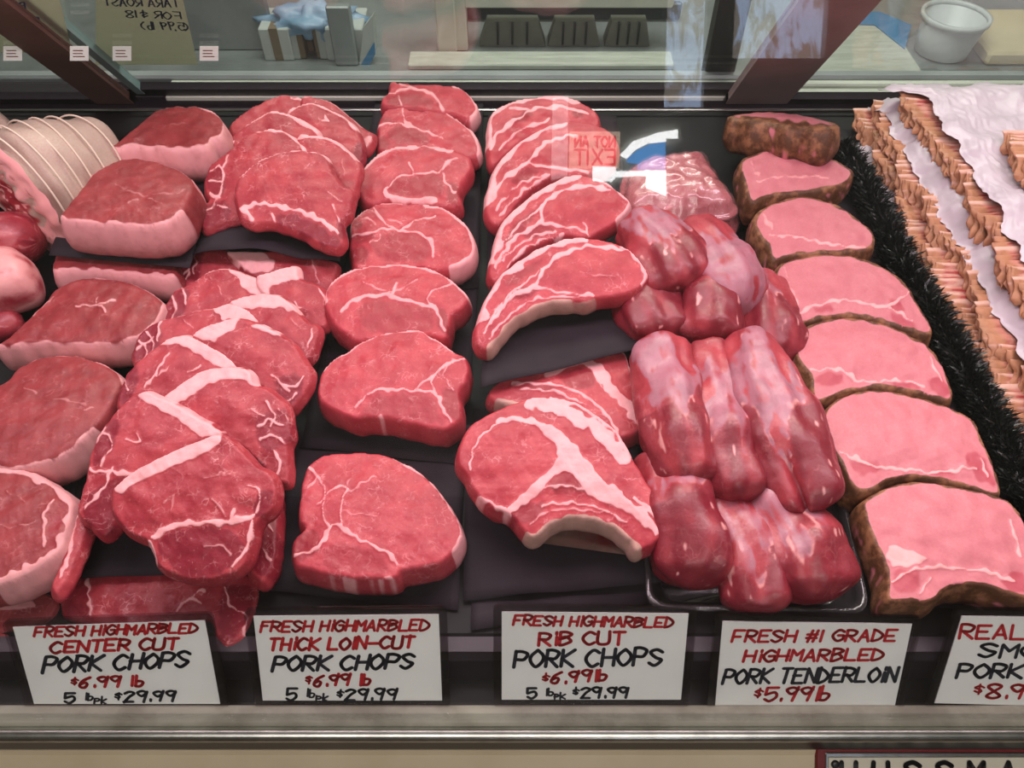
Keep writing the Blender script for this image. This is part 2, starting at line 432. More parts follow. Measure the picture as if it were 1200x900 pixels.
def slab(name, label, cat, group, mat, outline, zf, m, t, strokes=(), polys=(), rims=(), s=0.0,
         rnd=0.0028, bulge=0.0025, step=1.95, side=None, lump=0.0003, sideout=0.0025):
    SEED[0] += 1; sd = SEED[0]
    jit = Field(sd, 22); jit2 = Field(sd + 500, 22); jf = Field(sd + 900, 9)
    raw = np.asarray(outline, float)
    k = int(np.argmin(raw[:, 1]))
    P0 = at_z(raw[k, 0], raw[k, 1], zf)
    n = np.array([-s, -m, 1.0]); n /= np.linalg.norm(n)
    ex = np.array([1, 0, s]); ex /= np.linalg.norm(ex); ey = np.cross(n, ex)
    px = catmull(raw, 3.0, True)
    px = px + np.stack([jit(px), jit2(px)], 1) * 0.35 + np.stack([jf(px), jf(px + 77)], 1) * 0.05
    # interior points
    x0, y0 = px.min(0); x1, y1 = px.max(0)
    gx, gy = np.meshgrid(np.arange(x0, x1, step), np.arange(y0, y1, step * 0.87))
    gx = gx + (np.arange(gx.shape[0])[:, None] % 2) * step / 2
    g = np.stack([gx.ravel(), gy.ravel()], 1)
    g = g[inside(g, px)]
    # extra rings close to the edge keep the rounding smooth
    dpx = seg_dist(g, px, True)
    g = g[dpx > 1.1]
    allp = np.vstack([px, g]); nb = len(px)
    res = delaunay_2d_cdt([Vector(p) for p in allp], [], [list(range(nb))], 1, 1e-4)
    rv = np.array([(v.x, v.y) for v in res[0]]); rf = [tuple(f) for f in res[2]]
    orig = {}
    for i, o in enumerate(res[3]):
        for q in o: orig[q] = i
    bidx = [orig[i] for i in range(nb) if i in orig]
    W = unproj(rv, P0, n)
    cen = unproj([px.mean(0)], P0, n)[0]
    base = cen - n * t
    loc = np.stack([(W - base) @ ex, (W - base) @ ey], 1)
    border = loc[bidx]
    area2 = np.sum(border[:, 0] * np.roll(border[:, 1], -1) - np.roll(border[:, 0], -1) * border[:, 1])
    if area2 < 0: bidx = bidx[::-1]; border = border[::-1]
    d = seg_dist(loc, border, True); d[bidx] = 0
    dd = np.clip(d / rnd, 0, 1)
    f1 = Field(sd + 1, 0.020); f2 = Field(sd + 2, 0.007)
    z = t - rnd + rnd * np.sqrt(np.clip(1 - (1 - dd) ** 2, 0, 1)) + bulge * (sstep(d, 0, 0.03) - 0.6) \
        + lump * (f1(loc) * sstep(d, 0, 0.008) + 0.25 * f2(loc))
    # masks
    q = rv + np.stack([jit(rv * 1.3), jit2(rv * 1.3)], 1) * 0.9
    mask = np.zeros((len(rv), 3))
    for st in strokes:
        pts, wd, ch = st[:3]; a = st[3] if len(st) > 3 else 1.0
        path = catmull(pts, 6, False) if len(pts) > 2 else np.asarray(pts, float)
        mod = 1 + 0.22 * jf(q * 0.4)
        wd = max(wd, 2.3); v = a * (1 - sstep(seg_dist(q, path), wd * 0.5 * mod - 1.2, wd * 0.5 * mod + 1.4))
        mask[:, ch] = np.maximum(mask[:, ch], v)
    for pl in polys:
        pts, ch = pl[:2]; a = pl[2] if len(pl) > 2 else 1.0
        pp = catmull(pts, 5, True); sg = seg_dist(q, pp, True) * np.where(inside(q, pp), -1, 1)
        soft = 1.6 if ch != 1 else 3.5
        if ch == 1: a = min(1.0, a * 1.6)
        v = a * (1 - sstep(sg, -soft, soft))
        mask[:, ch] = np.maximum(mask[:, ch], v)
    for rm in rims:
        i0, i1, wd = rm[:3]; ch = rm[3] if len(rm) > 3 else 0; a = rm[4] if len(rm) > 4 else 1.0
        nn = len(raw)
        idx = list(range(nn)) if i1 - i0 >= nn else [(i0 + j) % nn for j in range(((i1 - i0) % nn) + 1)]
        path = catmull(raw[idx], 5, False) if len(idx) < nn else catmull(raw, 5, True)
        mod = 1 + 0.22 * jf(q * 0.35)
        v = a * (1 - sstep(seg_dist(rv, path), wd * mod - 0.7, wd * mod + 1.7))
        mask[:, ch] = np.maximum(mask[:, ch], v)
    mask[:, 0] *= 1 - np.clip(mask[:, 2], 0, 1) * 0.9
    z += 0.0006 * mask[:, 0] * (d > 0)
    V = [np.stack([loc[:, 0], loc[:, 1], z], 1)]; MK = [mask]
    # make triangles face up
    F = []
    for f in rf:
        a, b2, c = loc[f[0]], loc[f[1]], loc[f[2]]
        cr = (b2[0] - a[0]) * (c[1] - a[1]) - (b2[1] - a[1]) * (c[0] - a[0])
        F.append(f if cr > 0 else f[::-1])
    # sides
    nbv = len(bidx)
    tang = np.roll(border, -1, 0) - np.roll(border, 1, 0)
    nor = np.stack([tang[:, 1], -tang[:, 0]], 1); nor /= np.linalg.norm(nor, axis=1)[:, None] + 1e-12
    fs = Field(sd + 3, 0.012, dim=3)
    prev = list(bidx); cnt = len(rv); zt = z[bidx]
    levels = 6
    for L in range(1, levels + 1):
        f = L / levels
        off = sideout * math.sin(math.pi * min(1, f * 1.05)) - (0.006 if L == levels else 0.0015 if L == levels - 1 else 0)
        ring2 = border + nor * off
        zz = zt * (1 - f) + 0.0004 * f
        ring = np.column_stack([ring2, zz])
        wob = fs(ring) * 0.00012 * (1 if L < levels else 0)
        ring[:, :2] += nor * wob[:, None]
        mk = mask[bidx].copy()
        if side is not None:
            sm = np.asarray(side, float)
            bl = sstep(np.array([f]), 0.0, 0.16)[0]; sm = sm[None] * np.clip(.92 + .30 * fs(ring), 0, 1)[:, None]
            mk = mk * (1 - bl) + sm * bl
        else:
            mk[:, 0] *= 1 - 0.45 * f
        V.append(ring); MK.append(mk)
        cur = list(range(cnt, cnt + nbv)); cnt += nbv
        for i in range(nbv):
            j = (i + 1) % nbv
            F.append((prev[i], cur[i], cur[j], prev[j]))
        prev = cur
    F.append(tuple(reversed(prev)))
    V = np.vstack(V); MK = np.vstack(MK)
    root = empty(name, base, np.stack([ex, ey, n], 1), label, cat, group)
    split_parts(root, V, F, MK, mat, len(rv))
    return root

PARTNAMES = {'loin': ('lean_meat', 'fat', 'bone'), 'rib': ('lean_meat', 'fat', 'rib_bone'), 'center': ('lean_meat', 'fat_cap', 'bone'),
             'roast': ('lean_meat', 'fat_cap', 'bone'), 'smoked': ('cured_meat', 'fat', 'smoked_rind'), 'tender': ('lean_meat', 'fat', 'silver_skin'),
             'skin': ('skin', 'fat_layer', 'lean_meat'), 'ground': ('meat', 'fat', 'bone'), 'bacon': ('lean_meat', 'fat', 'rind')}

def islands(fl):
    par = {}
    def find(a):
        while par[a] != a: par[a] = par[par[a]]; a = par[a]
        return a
    for f in fl:
        for v in f: par.setdefault(v, v)
        r = find(f[0])
        for v in f[1:]: par[find(v)] = r
    out = {}
    for f in fl: out.setdefault(find(f[0]), []).append(f)
    return list(out.values())

def split_parts(root, V, F, MK, mat, ntop=0):
    full = bpy.data.meshes.new('tmp'); full.from_pydata(V.tolist(), [], F); full.update()
    N = np.zeros(len(V) * 3); full.vertices.foreach_get('normal', N); N = N.reshape(-1, 3)
    bpy.data.meshes.remove(full)
    names = PARTNAMES[mat]
    groups = {0: [], 1: [], 2: []}
    for f in F:
        mm = MK[list(f)].mean(0)
        kk = 0
        if len(f) < 5:
            if mm[2] > 0.5: kk = 2
            elif mm[0] > 0.5: kk = 1
        groups[kk].append(f)
    jobs = []
    for kk in (1, 2):
        for isl in islands(groups[kk]):
            if len(isl) < 70: groups[0] += isl
            else: jobs.append((kk, isl))
    for kk, fl in [(0, groups[0])] + jobs:
        if not fl: continue
        used = sorted({i for f in fl for i in f}); mp = {o: i for i, o in enumerate(used)}
        mesh_obj(names[kk], V[used], [tuple(mp[i] for i in f) for f in fl], M[mat], root, True, MK[used], N[used])

exec_later = []
# ------------------------------------------------------------------ the room
def box_structure(name, mat, *a):
    mb = MB(); mb.box(*a); return structure(mb.build(name, M[mat]))
FLZ = -0.95
box_structure('floor', 'floor', -2.6, 2.6, -3.0, 3.0, FLZ - 0.05, FLZ)
box_structure('ceiling', 'wall', -2.6, 2.6, -3.0, 3.0, 1.80, 1.85)
box_structure('wall_back', 'wall', -2.6, 2.6, 3.0, 3.05, FLZ, 1.80)
box_structure('wall_left', 'wall', -2.65, -2.6, -3.0, 3.0, FLZ, 1.80)
box_structure('wall_right', 'wall', 2.6, 2.65, -3.0, 3.0, FLZ, 1.80)
mb = MB()                                    # shop front wall behind the customer, with openings for two windows
ALF = math.radians(20)
GN = np.array([0, -math.cos(ALF), math.sin(ALF)]); GD = np.array([0, math.sin(ALF), math.cos(ALF)])
GP = np.array([0, 0.1535, -0.030])
def behind(px, py, y):
    P = unproj([(px, py)], GP, GN)[0]
    d = rays([(px, py)])[0]; d /= np.linalg.norm(d)
    r = d - 2 * (d @ GN) * GN
    return P + r * ((y - P[1]) / r[1])
a, b = behind(772, 132, -3.0), behind(836, -40, -3.0)
c_, d_ = behind(852, 75, -3.0), behind(978, -40, -3.0)
WINS = [(min(a[0], b[0]), max(a[0], b[0]), min(a[2], b[2]), max(a[2], b[2])), (min(c_[0], d_[0]), max(c_[0], d_[0]), min(c_[2], d_[2]), max(c_[2], d_[2]))]
mb.box(-2.6, WINS[0][0], -3.05, -3.0, FLZ, 1.80); mb.box(WINS[0][1], WINS[1][0], -3.05, -3.0, FLZ, 1.80); mb.box(WINS[1][1], 2.6, -3.05, -3.0, FLZ, 1.80)
for a, b, c, d in WINS:
    mb.box(a, b, -3.05, -3.0, FLZ, c); mb.box(a, b, -3.05, -3.0, d, 1.80)
structure(mb.build('wall_front', M['wall']))
# daylight seen through the windows: trees against a bright sky
dm = bpy.data.materials.new('daylight_trees'); dm.use_nodes = True; nt = dm.node_tree; nt.nodes.clear()
out = nt.nodes.new('ShaderNodeOutputMaterial'); e = nt.nodes.new('ShaderNodeEmission')
pos = nt.nodes.new('ShaderNodeNewGeometry').outputs['Position']
mp = nt.nodes.new('ShaderNodeMapping'); mp.inputs['Scale'].default_value = (1.0, 1.0, 0.35); nt.links.new(pos, mp.inputs['Vector'])
f = noise(nt, mp.outputs[0], 14, 6, 0.65, 0.6)
col = mixc(nt, ramp(nt, f, 0.42, 0.56), (0.28, 0.24, 0.20), (0.55, 0.68, 0.95))
nt.links.new(col, e.inputs[0]); e.inputs[1].default_value = 5.0
nt.links.new(e.outputs[0], out.inputs[0])
for i, (a, b, c, d) in enumerate(WINS):
    t = empty('window_%d' % (i + 1), ((a + b) / 2, -3.0, c)); structure(t)
    mb = MB(); mb.box(a, b, -3.045, -3.04, c, d); mb.build('pane', dm, t)
    mb = MB()
    for q in ((a, a + .02, c, d), (b - .02, b, c, d), (a, b, c, c + .02), (a, b, d - .02, d)):
        mb.box(q[0], q[1], -3.04, -2.98, q[2], q[3], .004)
    mb.build('window_frame', M['offwhite'], t)

# ------------------------------------------------------------------ the display case
case = empty('display_case', (0, 0.5, FLZ), None, 'refrigerated meat display case with a black deck, worn chrome bumper and cream front panel', 'display case')
X0, X1 = -0.86, 0.86
mb = MB(); mb.box(X0, X1, 0.20, 0.855, -0.03, 0.0, .002); mb.build('deck', M['deck'], case)
mb = MB(); mb.prism_x([(0.20, -0.001), (0.20, -0.045), (0.186, -0.045), (0.186, -0.008), (0.190, -0.002)], X0, X1); mb.build('deck_edge_rail', M['dark_frame'], case)
mb = MB(); mb.box(X0, X1, 0.160, 0.186, -0.09, -0.045); mb.build('price_rail_gutter', M['black'], case)
mb = MB(); mb.prism_x([(0.1645, -0.033), (0.1645, -0.10), (0.146, -0.10), (0.146, -0.036), (0.149, -0.031)], X0, X1); mb.build('ledge', M['ledge'], case)
cyl = [(0.1475 + 0.0052 * math.cos(t), -0.0385 + 0.0060 * math.sin(t)) for t in np.linspace(math.pi * .35, math.pi * 1.5, 14)]
mb = MB(); mb.prism_x([(0.150, -0.0300)] + cyl + [(0.150, -0.0445)], X0, X1); mb.build('chrome_bumper', M['chrome'], case)
mb = MB(); mb.prism_x([(0.150, -0.0445), (0.1445, -0.0445), (0.1435, -0.060), (0.1445, -0.066), (0.150, -0.066)], X0, X1); mb.build('bumper_strip', M['rubber'], case)
mb = MB(); mb.prism_x([(0.150, -0.066), (0.1440, -0.066), (0.1420, -0.070), (0.085, -0.120), (0.085, FLZ), (0.17, FLZ), (0.17, -0.066)], X0, X1); mb.build('front_panel', M['cream'], case)
mb = MB(); mb.box(X0, X1, 0.17, 0.86, FLZ, -0.10); mb.build('cabinet_body', M['black'], case)
# back sill
mb = MB(); mb.box(X0, X1, 0.855, 0.8765, -0.10, 0.002, .002); mb.build('back_sill', M['dark_frame'], case)
mb = MB(); mb.tube([(X0, 0.846, 0.006), (X1, 0.846, 0.006)], 0.0016); mb.build('sill_wire', M['chrome'], case, True)
mb = MB(); mb.box(X0, -0.43, 0.878, 0.912, -0.10, 0.007, .002); mb.build('back_sill', M['dark_frame'], case)
mb = MB(); mb.box(-0.43, X1, 0.878, 0.898, -0.10, 0.006, .002); mb.build('door_track', M['alu'], case)
mb = MB(); mb.box(-0.43, X1, 0.900, 0.912, -0.10, 0.009, .002); mb.build('door_track', M['alu'], case)
mb = MB(); mb.box(X0, X1, 0.914, 0.931, -0.10, 0.012, .003); mb.build('back_ledge', M['steel'], case)
for x in (X0, X1 - 0.012):
    mb = MB(); mb.box(x, x + .012, 0.165, 0.93, FLZ, -0.004); mb.build('end_panel', M['dark_frame'], case)
# canopy of the case with its lamp; the rods to the ceiling are added
can = empty('case_canopy', (0, 0.48, 0.518), None, 'dark case canopy on added rods with a pink tinted tube lamp above the meat case', 'lamp')
mb = MB(); mb.prism_x([(0.40, 0.56), (0.40, 0.53), (0.54, 0.53), (0.54, 0.58), (0.52, 0.60)], X0, X1); mb.build('hood', M['dark_frame'], can)
mb = MB(); mb.box(-0.76, 0.76, 0.42, 0.50, 0.520, 0.530, .003); mb.build('lamp_tray', M['offwhite'], can)
for x in (-.6, .6):
    mb = MB(); mb.tube([(x, .48, .56), (x, .48, 1.80)], .006, 10); mb.build('added_rod', M['chrome'], can, True)
# front glass, leaning back over the meat
mb = MB(); mb.slabpoly([GP + (-0.85, 0, 0), GP + (0.85, 0, 0), GP + (0.85, 0, 0) + GD * 0.52, GP + (-0.85, 0, 0) + GD * 0.52], -GN * 0.006)
fg = mb.build('front_glass', M['glass'])
props(fg, 'clear slanted front pane of the meat case carrying faint window reflections', 'glass pane')

# things behind the customer that the glass mirrors
q = behind(697, 176, -2.98); u = abs(behind(727, 176, -2.98)[0] - behind(668, 176, -2.98)[0]); hh = abs(behind(697, 155, -2.98)[2] - behind(697, 198, -2.98)[2])
SIGN = dict(c=q, w=u, h=hh)
# ------------------------------------------------------------------ stroke lettering
GLY = {
 'A': '00 26 40|12 32', 'B': '00 06|~06 26 45 34 13 03|~03 24 42 31 10 00', 'C': '~45 26 04 02 20 41', 'D': '00 06|~06 25 43 31 10 00',
 'E': '46 06 00 40|03 33', 'F': '46 06 00|03 33', 'G': '~45 26 04 02 20 41 43|43 23', 'H': '00 06|40 46|03 43', 'I': '20 26',
 'i': '20 24|25 26', 'K': '00 06|46 03 40', 'L': '06 00 40', 'M': '00 06 23 46 40', 'N': '00 06 40 46', 'O': '~26 04 02 20 42 44 26',
 'P': '00 06|~06 26 45 33 13 03', 'R': '00 06|~06 26 45 33 13 03|13 40', 'S': '~45 26 05 23 42 20 01', 'T': '06 46|26 20', 'U': '~06 01 20 41 46',
 'X': '00 46|06 40', 'W': '06 10 23 30 46', '#': '10 26|30 46|02 42|04 44', '$': '~44 25 04 23 32 21 02|26 20', '1': '20 26', '2': '~05 26 45 23 00|00 40',
 '5': '46 06 03|~03 34 42 20 01', '6': '~46 14 01 20 32 23 02', '8': '~23 05 26 45 23 01 20 41 23', '9': '~45 26 05 23 45|46 30', '0': '~26 04 02 20 42 44 26',
 '.': '20 21', 'l': '20 26', 'b': '06 00|~00 20 32 23 03', 'p': '00 04|~04 24 33 22 02', 'k': '00 06|34 02 30', '-': '03 43', '(': '~36 14 12 30', ')': '~16 34 32 10', 'o': '~24 03 01 20 41 43 24',
}
NARROW = {'I': 2.2, 'i': 2.2, 'l': 2.2, '1': 2.4, '.': 1.8, '(': 3.2, ')': 3.2, ' ': 3.0, 'k': 4.2, 'b': 4.2, 'p': 4.2, '$': 5.6}

SCALES = []
def strokes_of(text):
    """list of polylines in (u, v) with v 0..1, and the total width"""
    out = []; x = 0.0; SCALES.clear()
    k_, o_ = 1.0, 0.0
    for ch in text:
        if ch == '^': k_, o_ = .68, .28; continue
        if ch == '_': k_, o_ = .68, -.10; continue
        if ch == '|': k_, o_ = 1.0, 0.0; continue
        adv = NARROW.get(ch, 5.3) * k_
        if ch in GLY:
            for s in GLY[ch].split('|'):
                sm = s[0] == '~'; s = s.lstrip('~')
                p = [(float(a[0]), float(a[1])) for a in s.split()]
                if NARROW.get(ch, 5) < 3: p = [(a - 1.1, b) for a, b in p]
                p = np.array(p)
                if sm: p = catmull(p, 0.35, False)
                SCALES.append(1.0 if k_ == 1 else .72); out.append(np.column_stack([(p[:, 0] * k_ + x), p[:, 1] / 6.0 * k_ + o_]))
        x += adv
    return out, x - 1.0

def ribbon(mb, P, wd, n, lift):
    """flat marker stroke through the 3-D points P on a plane with normal n"""
    P = [np.asarray(p) + n * lift for p in P]
    for i, p in enumerate(P):
        if i in (0, len(P) - 1) or True:
            a = np.cross(n, (1, 0, 0.0)); a /= np.linalg.norm(a); b = np.cross(n, a)
            mb.add([p + wd / 2 * (math.cos(t) * a + math.sin(t) * b) for t in np.linspace(0, 2 * math.pi, 9)[:-1]], [tuple(range(8))])
        if i + 1 < len(P):
            v = P[i + 1] - p; L = np.linalg.norm(v)
            if L < 1e-7: continue
            sd = np.cross(n, v / L) * wd / 2
            mb.add([p - sd, P[i + 1] - sd, P[i + 1] + sd, p + sd], [(0, 1, 2, 3)])

def text_px(mb, text, a, b, hpx, wpx, slant, plane, lift, seed=0, flip=False):
    """a, b: first and last baseline pixel; lettering laid on the plane"""
    st, W = strokes_of(text); r = random.Random(seed + len(text))
    pt, n = plane
    for p, kk in zip(st, list(SCALES)):
        u = p[:, 0] / W; v = p[:, 1] * .92
        if flip: u = 1 - u
        j = r.uniform(-.6, .6)
        X = a[0] + (b[0] - a[0]) * u + slant * v * hpx * (-1 if flip else 1) + r.uniform(-.4, .4)
        Y = a[1] + (b[1] - a[1]) * u - v * hpx * (1 + .04 * r.uniform(-1, 1)) + j
        P = unproj(np.column_stack([X, Y]), pt, n)
        ribbon(mb, P, wpx * 1.36 * kk * scale_at(P[0]), n, lift)

# ------------------------------------------------------------------ price tags on the front rail
TN = np.array([0, -0.853, 0.522]); TP = np.array([0, 0.1668, -0.030])
def tag(label, corners, lines):
    pl = (TP, TN)
    c = unproj(corners, *pl)
    root = empty('price_tag', (c[3] + c[2]) / 2, None, label, 'price tag', 'price tags along the front rail')
    mb = MB(); mb.slabpoly(c[::-1], -TN * 0.0006); mb.build('card', M['card'], root)
    # clear sleeve: a raised rim with rounded corners round the card and a backing sheet
    cen = c.mean(0); ux = (c[1] - c[0]); ux /= np.linalg.norm(ux); uy = np.cross(TN, ux)
    def grow(g, rr):
        out = []
        for k, p in enumerate(c):
            sx = -1 if k in (0, 3) else 1; sy = 1 if k in (0, 1) else -1
            ctr = p + ux * sx * (g - rr) + uy * sy * (g - rr)
            base = {0: math.pi / 2, 1: 0, 2: -math.pi / 2, 3: math.pi}[k]
            angs = np.linspace(0, math.pi / 2, 5)
            if k == 0: angs = base + angs[::-1]
            elif k == 1: angs = base + angs[::-1]
            elif k == 2: angs = base + angs[::-1]
            else: angs = base + angs[::-1]
            for t in angs: out.append(ctr + rr * (math.cos(t) * ux + math.sin(t) * uy))
        return np.array(out)
    o1 = grow(0.0055, 0.004); i1 = grow(0.0008, 0.001)
    n = len(o1); mb = MB(); V = np.vstack([o1, i1, o1 + TN * 0.0013, i1 + TN * 0.0013]); F = []
    for i in range(n):
        j = (i + 1) % n
        F += [(2 * n + i, 3 * n + i, 3 * n + j, 2 * n + j), (i, j, n + j, n + i), (i, 2 * n + i, 2 * n + j, j), (n + i, n + j, 3 * n + j, 3 * n + i)]
    mb.add(V, F); mb.build('clear_sleeve', M['sleeve'], root)
    mb = MB(); mb.slabpoly(o1[::-1] - TN * 0.0012, -TN * 0.0012); mb.build('sleeve_back', M['sleeve'], root)
    for ink in ('red_ink', 'black_ink'):
        mb = MB()
        for k, (ik, text, a, b, hp, wp, sl) in enumerate(lines):
            if ik == ink: text_px(mb, text, a, b, hp, wp, sl, pl, 0.0003, k + int(a[0]))
        mb.build('red_lettering' if ink == 'red_ink' else 'black_lettering', M[ink], root)
    return root
R_, K_ = 'red_ink', 'black_ink'
tag('white handwritten card reading center cut pork chops, leftmost on the front rail', [(15, 735), (240, 727), (258, 825), (40, 825)], [
    (R_, 'FRESH HiGHMARBLED', (40, 746), (231, 741), 12, 2.6, .25), (R_, 'CENTER CUT', (59, 765), (208, 760), 14, 3, .2),
    (K_, 'PORK CHOPS', (50, 788), (220, 781), 19, 3.3, .25), (R_, '^$|6.99 lb', (83, 806), (168, 803), 13, 2.8, .1), (K_, '5 ^lb|_pk| ^$|29.99', (76, 824), (206, 821), 13, 2.6, .1)])
tag('white handwritten card reading thick loin-cut pork chops under the thick loin chops', [(297, 722), (514, 720), (518, 821), (308, 821)], [
    (R_, 'FRESH HiGHMARBLED', (305, 740), (502, 738), 13, 2.6, .25), (R_, 'THiCK LOiN-CUT', (315, 762), (484, 759), 15, 3, .2),
    (K_, 'PORK CHOPS', (319, 786), (483, 783), 18, 3.3, .25), (R_, '^$|6.99 lb', (358, 804), (434, 802), 14, 2.8, .1), (K_, '5 ^lb|_pk| ^$|29.99', (336, 820), (465, 820), 14, 2.6, .1)])
tag('white handwritten card reading rib cut pork chops under the rib chops', [(588, 717), (807, 719), (798, 820), (588, 820)], [
    (R_, 'FRESH HiGHMARBLED', (601, 732), (788, 735), 12, 2.6, .25), (R_, 'RiB CUT', (631, 756), (732, 755), 16, 3, .1),
    (K_, 'PORK CHOPS', (602, 782), (775, 779), 21, 3.3, .15), (R_, '^$|6.99lb', (635, 802), (711, 797), 14, 2.8, .1), (K_, '5 ^lb|_pk| ^$|29.99', (618, 818), (736, 817), 13, 2.6, .05)])
tag('white handwritten card reading pork tenderloin under the tenderloins', [(847, 728), (1069, 731), (1048, 830), (838, 828)], [
    (R_, 'FRESH #1 GRADE', (857, 752), (1049, 751), 14, 2.7, .3), (R_, 'HiGHMARBLED', (871, 775), (1034, 773), 14, 2.8, .3),
    (K_, 'PORK TENDERLOiN', (846, 801), (1049, 798), 18, 3.0, .3), (R_, '^$|5.99lb', (882, 822), (971, 820), 17, 2.8, .3)])
tag('white handwritten card cut off by the right edge, under the smoked chops', [(1127, 722), (1352, 724), (1330, 830), (1095, 824)], [
    (R_, 'REAL WOOD', (1124, 748), (1290, 749), 17, 2.8, .2), (K_, 'SMOKED', (1146, 770), (1290, 770), 16, 3.0, .3),
    (K_, 'PORK CHOPS', (1120, 794), (1310, 794), 17, 3.2, .3), (R_, '^$|8.99lb', (1140, 818), (1245, 818), 18, 2.8, .2)])

# maker's plate on the sloping cream panel
PD = np.array([0, -0.752, -0.660]); NPN = np.array([0, -0.660, 0.752]); NPP = np.array([0, 0.142, -0.070])
c = unproj([(955, 874), (1330, 884)], NPP, NPN)
o0 = c[0]
npl = empty('maker_nameplate', o0, np.stack([np.array([1.0, 0, 0]), -PD, NPN], 1), 'red edged metal maker nameplate with dark raised letters on the cream panel', 'nameplate')
NW, NH = 0.235, 0.032          # local frame: x right, y up the panel, z out of it; top left corner at the origin
def plate_part(name, m, x0, x1, y0, y1, z0, z1, ch):
    mb = MB(); mb.box(x0, x1, y0, y1, z0, z1, ch); return mesh_obj(name, mb.V, mb.F, M[m], npl, False)
plate_part('red_backing', 'redframe', 0, NW, -NH, 0, -.001, .003, .0008)
plate_part('chrome_border', 'chrome', .0060, NW - .006, -NH + .003, -.0030, .003, .0042, .0005)
plate_part('face_plate', 'nameplate', .0078, NW - .0078, -NH + .005, -.0058, .0042, .0050, .0002)
x = .0165
for ch in 'HUSSMANN':
    mb = MB(); lw, lh = .0100, .0150
    for p in strokes_of(ch)[0]:
        P = [np.array([x + a / 4.0 * lw, -.0240 + b * lh, .0050]) for a, b in p]
        for i in range(len(P)): ribbon(mb, P[i:i + 2], .0034, np.array([0, 0, 1.0]), .0006)
    mesh_obj('letter', mb.V, mb.F, M['letter'], npl, False); x += .0222
mb = MB(); mb.lathe([(0.0004, .0050), (.0030, .0050), (.0030, .0056), (.0016, .0064), (.0004, .0064)], .0122, -.0105, 16)
mesh_obj('screw', mb.V, mb.F, M['rubber'], npl, True)

# ------------------------------------------------------------------ rear sliding doors leaning over the deck
DA = math.radians(52)
DD = np.array([0, -math.cos(DA), math.sin(DA)]); DN = np.array([0, -math.sin(DA), -math.cos(DA)])   # DN faces the deck
DP = np.array([0, 0.880, 0.016])
def door_pt(px, py, off=0.0): return unproj([(px, py)], DP + DN * off, DN)[0]
def door_s(P): return float((np.asarray(P) - DP) @ DD)
LEN = 0.40
def on_door(x, s, off=0.0): return np.array([x, 0, 0]) + DP + DD * s + DN * off
def strip(mb, xa, xb, s0, s1, off, th):
    mb.slabpoly([on_door(xa, s0, off), on_door(xb, s0, off), on_door(xb, s1, off), on_door(xa, s1, off)], DN * th)
xs1 = door_pt(160, 105)[0]; xs0 = xs1 - 0.046                 # brown stile
xr1 = door_pt(900, 128)[0]
def slide_door(label, xa, xb, stiles, off, railmat):
    d = empty('sliding_door', on_door((xa + xb) / 2, 0, off), None, label, 'sliding door', 'rear sliding doors of the meat case')
    mb = MB(); strip(mb, xa, xb, 0.0, LEN, off, 0.004); mb.build('glass', M['door_glass'], d)
    mb = MB(); strip(mb, xa, xb, -0.012, 0.012, off - .002, 0.009); mb.build('bottom_rail', M[railmat], d)
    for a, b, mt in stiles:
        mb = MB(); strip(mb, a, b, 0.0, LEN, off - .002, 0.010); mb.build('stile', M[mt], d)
    return d
slide_door('left rear sliding door with a broad brown stile and dirty glass', -0.86, xs1, [(xs0, xs1, 'brown_frame')], 0.012, 'dark_frame')
slide_door('middle rear sliding door behind the loin and rib chops', xs1 - 0.02, xr1 + 0.01, [(xs1 + .003, xs1 + .013, 'teal_edge'), (xr1 - .012, xr1 + .008, 'dark_frame')], 0.0, 'dark_frame')
slide_door('right rear sliding door behind the bacon with a brown left panel for reflected brick', xr1 - 0.075, 0.86, [(xr1 - 0.075, xr1, 'rose_reflection')], 0.012, 'dark_frame')  # left panel stands in for brick mirrored in the glass
# post of the case behind the doors
px0 = at_y(815, 130, 0.935); px1 = at_y(848, 130, 0.935)
mb = MB(); mb.box(px0[0], px1[0], 0.925, 0.950, 0.0, 0.55, .002); po = mb.build('case_post', M['black'])
props(po, 'black upright post of the case behind the rear doors, right of centre', 'post')

# handwritten notes taped behind the doors, seen from the back
def note(label, corners, lines, off):
    pl = (DP + DN * off, DN)
    c = unproj(corners, *pl)
    root = empty('paper_note', c.mean(0), None, label, 'note')
    mb = MB(); mb.slabpoly(c, -DN * 0.0006); mb.build('paper', M['note'], root)
    mb = MB()
    for k, (t, a, b, hp) in enumerate(lines): text_px(mb, t, a, b, hp, 1.5, .2, pl, 0.0004, k, True)
    mb.build('lettering', M['blue_ink'], root)
note('grey paper note with mirrored blue handwriting about a roast, behind middle door', [(112, -40), (205, -40), (232, 76), (112, 76)],
     [('TARA ROAST', (122, 6), (210, 8), 10), ('FOR $18', (148, 20), (212, 22), 9), ('(5.99 lb)', (168, 34), (222, 36), 10)], -0.001)
note('grey paper note with mirrored blue writing behind the left door', [(-70, -40), (60, -40), (85, 62), (-70, 62)],
     [('PORK', (2, 11), (30, 10), 8), ('5.99 lb', (20, 28), (46, 27), 8), ('ROAST', (24, 47), (60, 46), 8)], 0.0112)
